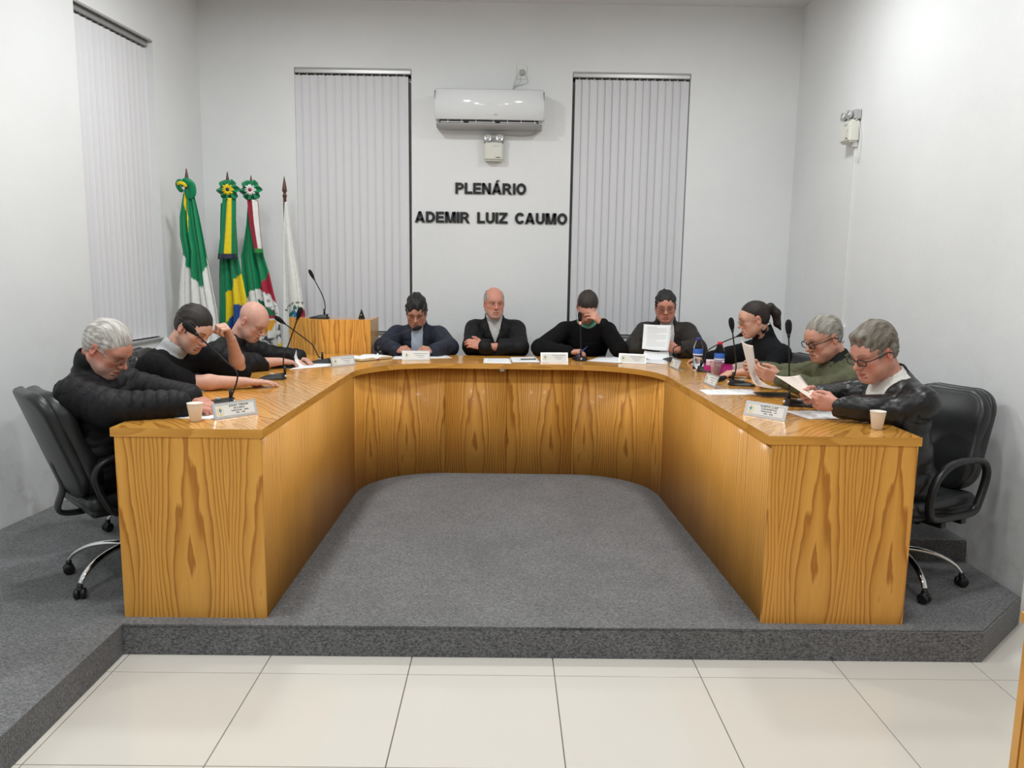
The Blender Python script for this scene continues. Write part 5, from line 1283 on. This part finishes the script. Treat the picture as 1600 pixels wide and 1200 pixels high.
box_obj('cover', (-0.10, -0.075, 0.0), (0.10, 0.075, 0.006), mat('maroon_case', (0.12, 0.06, 0.055), 0.5), tp, 0.002); box_obj('glass', (-0.092, -0.068, 0.0062), (0.092, 0.068, 0.0075), M_BLACKP, tp)
# pen lying / held
def pen(label, a, b, m):
    a = np.array(a, float); b = np.array(b, float); t = thing('pen', label, 'pen', tuple(a)); d = b-a
    tube_obj('barrel', [(0, 0, 0), tuple(d*0.85)], 0.0042, m, t, 10); tube_obj('tip', [tuple(-unit(d)*0.012), (0, 0, 0)], [0.001, 0.004], M_BRUSHED, t, 10); tube_obj('cap', [tuple(d*0.85), tuple(d)], 0.0046, M_BLACKP, t, 10)
pen('black pen resting on the stack of papers', (0.12, 5.80, DZ+0.013), (0.235, 5.83, DZ+0.013), M_BLACKP)
pen('blue pen held in the bowed man’s hand', at(901, 557, 6.0), at(918, 541, 6.02), mat('blue_pen', (0.03, 0.06, 0.3), 0.3))
# open book
bk = thing('open_book', 'open book with cream pages and red ribbon at the left inner corner', 'book', (-1.02, 5.80, DZ), math.radians(50))
box_obj('cover', (-0.155, -0.11, 0.0), (0.155, 0.11, 0.004), mat('brown_cover', (0.12, 0.05, 0.03), 0.5), bk, 0.001)
M_PAGES = mat('cream_page_block', (0.70, 0.58, 0.33), 0.7, noise=0.15, nscale=300); 
for s in (-1, 1):
    n = 10; V = []; 
    for i in range(n+1):
        u = i/n; x = s*0.148*u; zt_ = 0.005+0.02*math.sin(min(1, u*2.2+0.15)*math.pi/2)*(1-0.35*u)
        V += [(x, -0.104, 0.004), (x, 0.104, 0.004), (x, 0.104, zt_), (x, -0.104, zt_)]
    Fq = []
    for i in range(n):
        a = i*4; b = a+4
        for k in range(4): Fq.append((a+k, a+(k+1) % 4, b+(k+1) % 4, b+k))
    Fq += [(0, 3, 2, 1), (n*4, n*4+1, n*4+2, n*4+3)]
    bm = bmesh.new(); vs = [bm.verts.new(v) for v in V]
    for f in Fq: bm.faces.new([vs[i] for i in f])
    me = bm_mesh(bm, 'pages'); me.materials.append(M_PAGES); me.materials.append(M_PAPER)
    for p_ in me.polygons: p_.material_index = 1 if p_.normal.z > 0.5 else 0
    link('page_block', me, None, bk)
box_obj('ribbon', (-0.004, -0.135, 0.005), (0.006, -0.10, 0.0095), mat('red_ribbon', (0.5, 0.02, 0.02), 0.5), bk)
# cups, bottles, pink box
def cup(label, loc, r=0.034, h=0.082, m=None, g=None):
    t = thing('plastic_cup', label, 'cup', loc, 0, g); m = m or M_CUP; b = r*0.68
    prof = [(b*0.9, 0.001), (b, 0.002), (b+(r-b)*0.8, h*0.78), (r*0.97, h*0.8), (r*0.985, h*0.97), (r*1.03, h*0.985), (r*1.03, h), (r*0.96, h), (r*0.93, h*0.8), (b*0.95, 0.004), (0.001, 0.004)]
    lathe_obj('cup_body', prof, m, t, n=32, cap=False); return t
cup('white plastic cup on the left desk end, beside the sleeve', (-1.356, 3.385, DZ)); cup('white plastic cup on the right desk end, nearest the corner', (1.662, 3.40, DZ), 0.0335)
M_PCUP = mat('clear_pink_cup', (0.98, 0.86, 0.88), 0.1, trans=0.85, ior=1.15)
cup('clear pinkish plastic cup in front of the pink box', (1.400, 5.13, DZ), 0.038, 0.095, M_PCUP)
def bottle(label, loc, capcol, h=0.225, r=0.0335):
    t = thing('water_bottle', label, 'bottle', loc)
    prof = [(0.012, 0.001), (r*0.8, 0.0), (r, 0.012), (r*0.96, 0.03), (r, 0.05), (r*0.97, 0.075), (r, 0.09), (r, h*0.68), (r*0.8, h*0.78), (0.016, h*0.9), (0.013, h*0.915), (0.013, h*0.93)]
    lathe_obj('bottle_body', prof, M_PET, t, n=28)
    lathe_obj('water', [(r*0.9*s, z) for s, z in ((0.85, 0.004), (1, 0.014), (1, h*0.36), (0.95, h*0.365))], M_WATER, t, n=28)
    lathe_obj('label_band', [(r*1.012, h*0.44), (r*1.015, h*0.445), (r*1.015, h*0.645), (r*1.0, h*0.65)], mat('blue_label', (0.045, 0.15, 0.55), 0.35), t, n=28, cap=False)
    lathe_obj('label_stripe', [(r*1.022, h*0.46), (r*1.022, h*0.50)], M_PAPER, t, n=28, cap=False)
    lathe_obj('cap', [(0.0155, h*0.905), (0.016, h*0.91), (0.016, h*0.985), (0.013, h*0.99)], mat('bottle_cap', capcol, 0.35), t, n=20)
bottle('water bottle with dark blue cap, left of the pink box', (1.355, 5.44, DZ), (0.03, 0.03, 0.25)); bottle('water bottle with red cap, behind the clear pink cup', (1.43, 5.16, DZ), (0.6, 0.01, 0.02))
pb = thing('pink_box', 'open magenta plastic box between the water bottles', 'box', (1.47, 5.33, DZ), math.radians(-12))
M_PINK = mat('magenta_plastic', (0.50, 0.03, 0.22), 0.3); M_PINK2 = mat('pale_pink_paper', (0.85, 0.62, 0.66), 0.6)
bm = bmesh.new()
for c_, s_ in (((0, -0.06, 0.024), (0.19, 0.004, 0.048)), ((0, 0.06, 0.024), (0.19, 0.004, 0.048)), ((-0.093, 0, 0.024), (0.004, 0.12, 0.048)), ((0.093, 0, 0.024), (0.004, 0.12, 0.048)), ((0, 0, 0.002), (0.19, 0.12, 0.004))): add_box(bm, c_, s_)
link('tray', bm_mesh(bm), M_PINK, pb); box_obj('paper_pad', (-0.08, -0.05, 0.004), (0.03, 0.05, 0.078), M_PINK2, pb, 0.002)
# brass bell / ornament on the lectern
bl_ = thing('small_ornament', 'small dark pyramid ornament on the lectern top', 'ornament', tuple(np.array([at(565, 495, 6.4)[0], 6.4, 1.2435])))
bm = bmesh.new(); bmesh.ops.create_cone(bm, segments=4, radius1=0.028, radius2=0.003, depth=0.075, cap_ends=True, matrix=Matrix.Translation((0, 0, 0.0375))); link('pyramid', bm_mesh(bm), M_BLACKP, bl_)
lathe_obj('brass_dot', [(0.004, 0), (0.008, 0.003), (0.002, 0.006)], mat('brass', (0.6, 0.42, 0.12), 0.3, 1.0), bl_, (0.0, -0.02, 0.03), 12, Matrix.Rotation(math.pi/2, 3, 'X'))

def curved_sheet(label, C, cat='paper', mt=None, mid=None, lines=0, group=None, name='held_sheet'):
    """C: rows of (left, right) world points top to bottom."""
    rows = [(np.array(a, float), np.array(b, float)) for a, b in C]; o3 = rows[0][0]; A = smooth_path([r[0] for r in rows], 6); Bp = smooth_path([r[1] for r in rows], 6)
    t = thing(name, label, cat, tuple(o3), 0, group); n = 8; V = []
    nn = np.cross(rows[0][1]-rows[0][0], rows[-1][0]-rows[0][0]); nn = unit(nn)
    for a, b in zip(A, Bp):
        for i in range(n+1):
            u = i/n; V.append(tuple(a+(b-a)*u-o3+nn*0.01*math.sin(u*math.pi)))
    m = len(A); F = [(j*(n+1)+i, j*(n+1)+i+1, (j+1)*(n+1)+i+1, (j+1)*(n+1)+i) for j in range(m-1) for i in range(n)]
    o = link('sheet', mesh_np('sheet', V, F, True), mt or M_PAPER, t); o.modifiers.new('t', 'SOLIDIFY').thickness = 0.0007
    if lines:
        bm = bmesh.new()
        for k in range(lines):
            v = 0.12+0.72*k/lines; j = v*(m-1); j0 = int(j); fr = j-j0
            a = A[j0]*(1-fr)+A[j0+1]*fr; b = Bp[j0]*(1-fr)+Bp[j0+1]*fr; dn = unit(Bp[j0+1]*0+A[min(j0+1, m-1)]-A[j0])*0.0014
            for u0, u1 in ((0.15, 0.85 if k % 4 else 0.5),):
                ps = [a+(b-a)*(u0+(u1-u0)*q/4)+nn*0.01*math.sin((u0+(u1-u0)*q/4)*math.pi) for q in range(5)]
                for q in range(4):
                    for sg in (1, -1):
                        vs = [bm.verts.new(tuple(p_-o3+nn*0.0012*sg)) for p_ in (ps[q]-dn, ps[q+1]-dn, ps[q+1]+dn, ps[q]+dn)]; bm.faces.new(vs)
        link('print_line', bm_mesh(bm), M_INKP, t)
    return t
curved_sheet('white printed sheet held up by the man in the brown jacket', [(at(1006, 506.5, 6.08), at(1049, 508, 6.08)), (at(1004.5, 527, 6.05), at(1047.5, 528, 6.05)), (at(1003, 545, 6.0), at(1044, 548.5, 6.0)), ], lines=12)
curved_sheet('folded white sheet drooping under the raised page', [(at(1007, 548, 6.02), at(1044, 549, 6.02)), (at(1006, 557, 5.99), at(1047, 560, 5.99)), (at(1018, 563, 5.95), at(1052, 564, 5.95))])
curved_sheet('long white sheet curling down from the hands of the man in green', [(at(1158, 531, 4.35), at(1176.5, 540, 4.42)), (at(1165, 560, 4.32), at(1180, 566, 4.40)), (at(1172, 586, 4.3), at(1185, 590, 4.38)), (at(1181, 601, 4.26), at(1204, 603, 4.36)), (at(1205, 607, 4.2), at(1232, 606, 4.28))], mt=M_PAPER2, lines=0)
curved_sheet('pale sheet tilted in the hands of the man in the leather jacket', [(at(1210, 586, 3.72), at(1250, 586, 3.98)), (at(1240, 605, 3.66), at(1262, 602, 3.88)), (at(1268, 624, 3.56), at(1274, 612, 3.74))], mt=M_PAPER2, lines=0)
curved_sheet('white sheet lifted in the bald man’s fingers', [(at(463, 547, 5.35), at(470, 554, 5.42)), (at(459, 561, 5.3), at(477, 566, 5.4)), (at(458, 573, 5.25), at(484, 573, 5.35))])
# ---------------------------------------------------------------- the people
dn = (0, 0, -1); SK = (0.56, 0.30, 0.215); SK2 = (0.60, 0.34, 0.255); SKR = (0.56, 0.255, 0.185)
BLK = (0.008, 0.008, 0.009); V3 = lambda *a: np.array(a, float)
def jk(name='jacket', col=BLK, m=None, **k): return dict(kind='jacket', name=name, col=col, mat=m or M_NYLON, **k)
def sh(name='shirt', col=(0.6, 0.62, 0.62), m=None, **k): return dict(kind='shirt', name=name, col=col, mat=m or M_CLOTH, **k)
FV = 0.0042; BV = 0.005
# 1 left front, grey hair, padded jacket
place_chair(-1.835, 3.70, 44, 'black office chair at the left front desk end, its back to the wall', base_rot=-8)
place_chair(-1.98, 4.44, 8, 'black office chair under the dark-haired man, second on the left side', base_rot=50)
place_chair(-2.06, 5.16, 5, 'black office chair under the bald man, third on the left side')
place_chair(-0.72, 6.56, -90, 'black office chair under the man in the navy jacket, at the back')
place_chair(-0.05, 6.56, -90, 'black office chair under the man with folded arms, at the back')
place_chair(0.66, 6.56, -90, 'black office chair under the bowed man, at the back')
place_chair(1.33, 6.56, -93, 'black office chair under the man in the brown jacket, at the back')
place_chair(1.74, 5.30, 193, 'black office chair under the woman, its back showing left of the man in green')
place_chair(1.80, 4.42, 183, 'black office chair under the man in green, second from the front on the right')
place_chair(1.985, 3.76, 207, 'black office chair at the right front desk end, turned to the camera', base_rot=-10)

person('man with short grey hair and thin glasses in a black padded jacket, left desk end',
  dict(head=(-1.835, 3.60, 1.275), neck=(-1.93, 3.62, 1.135), shR=(-1.90, 3.43, 1.085), shL=(-1.92, 3.83, 1.085), elR=(-1.74, 3.40, 1.03), wrR=(-1.475, 3.50, 1.035), elL=(-1.76, 3.86, 1.03), wrL=(-1.50, 3.68, 1.035), hip=(-1.89, 3.66, 0.68)),
  dict(head_rot=(-6, 33, 0), skin=SKR, vox=FV, fat=0.05, face_fat=0.012, eye=0.4, hair_col=(0.50, 0.48, 0.45), brow=(0.35, 0.3, 0.27), beard=(0.55, 0.5, 0.46), hs=1.03,
       hair=dict(t=0.009, front=0.084, amp=0.005, col2=(0.36, 0.34, 0.31), nape=-0.07, side=-0.01), glasses=dict(thick=0.0014, matf=M_GWIRE, h=0.014),
       handR=dict(d=(0.9, 0.25, -0.12), n=(0.1, 0, -1), curl=(0.3, 0.5, 0.4)), handL=dict(d=(0.9, -0.3, -0.12), n=(0, 0, -1), curl=(0.3, 0.5, 0.4)),
       garments=[jk(m=M_NYLON, col=(0.009, 0.009, 0.0105), o=0.024, rib=(0.05, 0.012), cr=0.068, ch=0.100, cro=0.014, cback=0.0, crt=0.084, wa=0.0025, wf=60, armr=(0.012, 0.012, 0.012), vox=0.0065)]))
def argyle(V, q, col):
    x, y, z = q.T; c = col.copy(); u = (x*1.0+z)*16; v = (x*1.0-z)*16
    m = (y > -0.02) & (z < -0.08) & ((np.floor(u)+np.floor(v)) % 2 == 0) & (np.sin(x*60) > -0.3)
    c[m] = (0.10, 0.105, 0.11); return c
person('dark-haired man in a black sweater resting his forehead on his fist, left side',
  dict(head=(-1.715, 4.30, 1.315), neck=(-1.85, 4.29, 1.175), shR=(-1.86, 4.10, 1.125), shL=(-1.76, 4.47, 1.13), elR=(-1.72, 4.17, 1.035), wrR=(-1.44, 4.31, 1.022), elL=(-1.575, 4.62, 1.03), wrL=(-1.555, 4.44, 1.245), hip=(-2.06, 4.34, 0.69)),
  dict(head_rot=(-22, 32, 6), skin=SK2, vox=FV, fat=0.02, eye=0.4, hair_col=(0.022, 0.017, 0.015), brow=(0.03, 0.02, 0.018), beard=(0.25, 0.2, 0.19),
       hair=dict(t=0.010, front=0.084, amp=0.005, nape=-0.06, side=-0.022, top=1.1, temple=-0.008),
       handR=dict(d=(0.92, 0.5, -0.05), n=(0, 0, -1), curl=(0.1, 0.25, 0.25), spread=0.05), handL=dict(d=(-0.15, -0.45, 0.85), n=(-0.75, -0.55, -0.3), curl=(1.2, 1.3, 0.9), thumb=(0.9, 0.9)), sleeveR=0.1, sleeveL=0.0,
       garments=[sh(col=(0.40, 0.41, 0.42), sv=0.0062, o=0.010, h=0.045), jk('sweater', m=M_CLOTH, col=(0.008, 0.008, 0.009), o=0.02, ch=0.0, cr=0.06, cro=0.004, nh=0.073, wa=0.004, wf=34, vox=0.0065, paint=argyle)]))
person('bald man in a black zip jacket reading papers, left side',
  dict(head=(-1.66, 5.15, 1.30), neck=(-1.80, 5.16, 1.145), shR=(-1.83, 4.97, 1.10), shL=(-1.79, 5.36, 1.10), elR=(-1.70, 4.98, 1.03), wrR=(-1.50, 5.19, 1.03), elL=(-1.62, 5.42, 1.03), wrL=(-1.45, 5.42, 1.03), hip=(-2.06, 5.16, 0.69)),
  dict(head_rot=(-16, 36, 0), skin=(0.60, 0.335, 0.26), vox=FV, fat=0.035, face_fat=0.014, eye=0.4, hair_col=(0.3, 0.2, 0.15), brow=(0.35, 0.22, 0.17),
       sleeveR=1.16, sleeveL=1.08, handR=dict(d=(0.75, 0.6, -0.05), n=(0.2, 0.3, -1), curl=(0.7, 0.9, 0.6), thumb=(0.6, 0.4)), handL=dict(d=(0.95, -0.3, -0.15), n=(0, -0.2, -1), curl=(0.5, 0.7, 0.5)),
       garments=[sh(col=(0.03, 0.03, 0.035), o=0.006, h=0.05), jk(m=M_NYLON, col=(0.009, 0.009, 0.010), o=0.024, rib=(0.05, 0.010), cr=0.066, ch=0.075, cro=0.014, v=(-0.12, 0.5), wa=0.0025, wf=45, armr=(0.01, 0.01, 0.01))]))
person('man with thick dark hair in a quilted navy jacket over a pale blue shirt',
  dict(head=(-0.718, 6.33, 1.305), neck=(-0.715, 6.43, 1.16), shR=(-0.885, 6.41, 1.115), shL=(-0.545, 6.41, 1.115), elR=(-0.965, 6.22, 1.035), wrR=(-0.845, 6.02, 1.03), elL=(-0.445, 6.22, 1.035), wrL=(-0.545, 6.02, 1.03), hip=(-0.72, 6.58, 0.69)),
  dict(head_rot=(-88, 24, 0), skin=(0.48, 0.235, 0.16), vox=BV, fat=0.02, face_fat=0.006, eye=0.4, hair_col=(0.016, 0.015, 0.015), brow=(0.05, 0.04, 0.035), knee_w=0.12,
       hair=dict(t=0.017, front=0.074, amp=0.016, freq=130, top=1.9, side=-0.016, nape=-0.065, sidecol=(0.13, 0.125, 0.12)),
       handR=dict(d=(0.55, -0.35, 0.1), n=(0.5, 0.3, -0.8), curl=(0.9, 1.1, 0.7), thumb=(0.7, 0.5)), handL=dict(d=(-0.55, -0.35, 0.1), n=(-0.5, 0.3, -0.8), curl=(0.9, 1.1, 0.7), thumb=(0.7, 0.5)),
       garments=[sh(col=(0.50, 0.55, 0.64), o=0.008, h=0.055), jk(m=M_NYLON, col=(0.022, 0.026, 0.042), o=0.02, rib=(0.055, 0.005), cr=0.072, ch=0.05, cro=0.014, v=(-0.75, 0.0, 0.0, 0.045), wa=0.002, wf=50, armr=(0.006, 0.006, 0.006))]))
person('balding older man in a black jacket with folded arms, centre of the back row',
  dict(head=(-0.092, 6.37, 1.385), neck=(-0.085, 6.45, 1.235), shR=(-0.250, 6.45, 1.165), shL=(0.088, 6.45, 1.165), elR=(-0.262, 6.24, 1.045), wrR=(-0.03, 6.17, 1.035), elL=(0.115, 6.24, 1.04), wrL=(-0.165, 6.13, 1.05), hip=(-0.06, 6.60, 0.69)),
  dict(head_rot=(-78, 4, 0), skin=SKR, vox=BV, fat=0.02, face_fat=0.006, eye=0.8, gaze=(0.3, 0, -0.1), hair_col=(0.33, 0.31, 0.29), brow=(0.25, 0.2, 0.18), beard=(0.5, 0.42, 0.38),
       hair=dict(t=0.009, front=0.088, amp=0.0015, bald=True, temple=-0.012, side=0.0),
       handR=None, handL=dict(d=(-0.75, -0.1, 0.25), n=(0.2, 0.8, -0.5), curl=(0.45, 0.6, 0.4), thumb=(0.2, -0.3)),
       garments=[sh(col=(0.55, 0.53, 0.52), o=0.008, h=0.05), jk(m=M_NYLON, col=BLK, o=0.022, rib=(0.07, 0.003), cr=0.07, ch=0.065, cro=0.014, v=(-0.15, 0.34), wa=0.003, wf=40, armr=(0.008, 0.008, 0.008))]))
person('man in a black sweater with bowed head, hand to his brow, holding a pen',
  dict(head=(0.652, 6.24, 1.375), neck=(0.672, 6.40, 1.235), shR=(0.49, 6.40, 1.17), shL=(0.84, 6.40, 1.17), elR=(0.275, 6.17, 1.045), wrR=(0.50, 6.08, 1.025), elL=(0.905, 6.16, 1.05), wrL=(0.765, 6.14, 1.245), hip=(0.66, 6.60, 0.70)),
  dict(head_rot=(-92, 50, 3), skin=(0.60, 0.31, 0.23), vox=BV, fat=0.03, eye=0.4, hair_col=(0.035, 0.026, 0.021), brow=(0.06, 0.04, 0.03),
       hair=dict(t=0.007, front=0.086, amp=0.004, nape=-0.06, side=-0.012, temple=-0.006),
       handR=dict(d=(0.8, -0.3, 0.1), n=(0.2, 0.1, -1), curl=(0.8, 1.0, 0.6), thumb=(0.7, 0.4)), handL=dict(d=(-0.62, -0.2, 0.62), n=(-0.45, 0.55, -0.45), curl=(0.5, 0.5, 0.3), thumb=(0.6, 0.3), spread=0.08),
       garments=[sh(col=(0.13, 0.30, 0.21), o=0.01, h=0.06), jk('sweater', m=M_CLOTH, col=(0.008, 0.008, 0.009), o=0.02, ch=0.0, cr=0.06, cro=0.004, nh=0.08, wa=0.003, wf=32)]))
person('man with glasses and dark hair in a dark brown jacket holding up a sheet',
  dict(head=(1.297, 6.34, 1.378), neck=(1.325, 6.43, 1.23), shR=(1.155, 6.41, 1.165), shL=(1.495, 6.41, 1.165), elR=(1.03, 6.22, 1.045), wrR=(1.10, 6.18, 1.03), elL=(1.535, 6.22, 1.045), wrL=(1.355, 6.09, 1.055), hip=(1.33, 6.60, 0.70)),
  dict(head_rot=(-99, 12, -2), skin=SKR, vox=BV, fat=0.03, face_fat=0.008, eye=0.5, hair_col=(0.02, 0.018, 0.018), brow=(0.05, 0.035, 0.03),
       hair=dict(t=0.011, front=0.078, amp=0.011, freq=170, side=-0.012, nape=-0.06, top=1.2), glasses=dict(thick=0.0012, matf=M_GWIRE),
       handR=dict(d=(0.3, -0.05, 0.5), n=(0.2, 0.9, 0), curl=(0.8, 0.9, 0.6)), handL=dict(d=(-0.75, -0.2, 0.2), n=(-0.2, 0.9, -0.1), curl=(0.6, 0.9, 0.6), thumb=(0.3, 0.3)),
       garments=[sh(col=(0.62, 0.62, 0.60), o=0.01, h=0.062), jk(m=M_NYLON, col=(0.03, 0.026, 0.023), o=0.024, cr=0.074, ch=0.045, cro=0.016, v=(-0.7, 0.0, 0.0, 0.05), wa=0.004, wf=40, armr=(0.01, 0.012, 0.01))]))
person('woman with dark ponytail and thin glasses in a black turtleneck, right side',
  dict(head=(1.66, 5.20, 1.353), neck=(1.745, 5.21, 1.215), shL=(1.79, 5.03, 1.14), shR=(1.74, 5.38, 1.14), elL=(1.72, 4.97, 1.035), wrL=(1.545, 5.02, 1.022), elR=(1.60, 5.55, 1.07), wrR=(1.50, 5.74, 1.03), hip=(1.86, 5.26, 0.69)),
  dict(head_rot=(176, 14, 0), hs=0.95, skin=(0.62, 0.34, 0.25), vox=FV, eye=0.5, hair_col=(0.022, 0.015, 0.012), brow=(0.05, 0.03, 0.025), nose=0.985, sleeveL=0.35,
       hair=dict(t=0.006, front=0.094, amp=0.0016, nape=-0.065, side=-0.02, temple=-0.014, extra=[((0, -0.10, 0.05), (0, -0.125, 0.062), 0.02, 0.026), ((0, -0.125, 0.062), (0, -0.155, 0.01), 0.028, 0.032), ((0, -0.155, 0.01), (0, -0.15, -0.065), 0.032, 0.024), ((0, -0.15, -0.065), (0, -0.165, -0.11), 0.024, 0.006)], low=True), glasses=dict(thick=0.001, matf=M_GWIRE, h=0.013),
       handL=dict(d=(-0.9, -0.1, -0.05), n=(0, 0, -1), curl=(0.4, 0.5, 0.4)), handR=dict(d=(-0.8, 0.5, -0.1), n=(0, 0, -1), curl=(0.4, 0.5, 0.4)),
       garments=[jk('turtleneck', m=M_CLOTH, col=(0.008, 0.009, 0.010), o=0.016, cr=0.064, ch=0.105, cro=0.012, nh=0.061, wa=0.0025, wf=32, vox=0.0065)]))
person('man with short grey hair and black-rimmed glasses in an olive green pullover',
  dict(head=(1.765, 4.30, 1.31), neck=(1.865, 4.30, 1.165), shL=(1.885, 4.11, 1.10), shR=(1.85, 4.49, 1.10), elL=(1.70, 4.20, 1.035), wrL=(1.53, 4.27, 1.09), elR=(1.69, 4.60, 1.06), wrR=(1.53, 4.60, 1.095), hip=(1.93, 4.33, 0.69)),
  dict(head_rot=(193, 20, 0), skin=(0.57, 0.29, 0.21), vox=FV, fat=0.05, face_fat=0.016, eye=0.5, hair_col=(0.34, 0.32, 0.28), brow=(0.2, 0.17, 0.14),
       hair=dict(t=0.007, front=0.088, amp=0.005, nape=-0.06, side=-0.012, col2=(0.18, 0.165, 0.14)), glasses=dict(thick=0.0024),
       handL=dict(d=(-0.75, 0.15, 0.15), n=(0.0, 0.9, 0.35), curl=(0.5, 0.8, 0.5), thumb=(0.4, 0.2)), handR=dict(d=(-0.8, -0.1, 0.1), n=(0.0, -0.9, 0.2), curl=(0.7, 0.9, 0.6), thumb=(0.5, 0.3)),
       garments=[sh(col=(0.02, 0.02, 0.02), o=0.008, h=0.045), jk('pullover', m=M_CLOTH, col=(0.100, 0.103, 0.062), o=0.02, cr=0.068, ch=0.035, cro=0.012, nh=0.064, wa=0.005, wf=34, vox=0.0065)]))
person('man with brushed-back grey-brown hair and black glasses in a black leather jacket, right desk end',
  dict(head=(1.742, 3.65, 1.30), neck=(1.86, 3.66, 1.155), shL=(1.90, 3.50, 1.09), shR=(1.86, 3.87, 1.09), elL=(1.83, 3.53, 1.045), wrL=(1.56, 3.58, 1.055), elR=(1.72, 3.94, 1.04), wrR=(1.575, 3.83, 1.06), hip=(1.91, 3.68, 0.69)),
  dict(head_rot=(197, 22, 0), hs=1.05, skin=(0.58, 0.28, 0.21), vox=FV, fat=0.035, face_fat=0.016, eye=0.5, hair_col=(0.12, 0.098, 0.074), brow=(0.2, 0.15, 0.12),
       hair=dict(t=0.011, front=0.080, amp=0.008, freq=190, nape=-0.06, side=-0.01, top=2.1, col2=(0.22, 0.20, 0.17), tufts=[(0, 0.062, 0.104, 0.046, 0.032, 0.022)]), glasses=dict(thick=0.0026, h=0.014),
       handL=dict(d=(-0.72, 0.3, 0.12), n=(0.0, 0.8, 0.1), curl=(0.8, 0.9, 0.6), thumb=(0.5, 0.4)), handR=dict(d=(-0.8, -0.2, 0.0), n=(0.0, -0.7, 0.2), curl=(0.7, 0.8, 0.6), thumb=(0.5, 0.4)),
       garments=[sh('t_shirt', col=(0.66, 0.66, 0.62), o=0.010, h=0.03), jk('leather_jacket', m=M_LEATHER, col=(0.011, 0.011, 0.012), o=0.022, cr=0.070, ch=0.05, cro=0.014, cback=0.0, v=(-0.34, 0.16, 0.0, 0.022), wa=0.0035, wf=46, armr=(0.004, 0.006, 0.006), vox=0.0065)]))
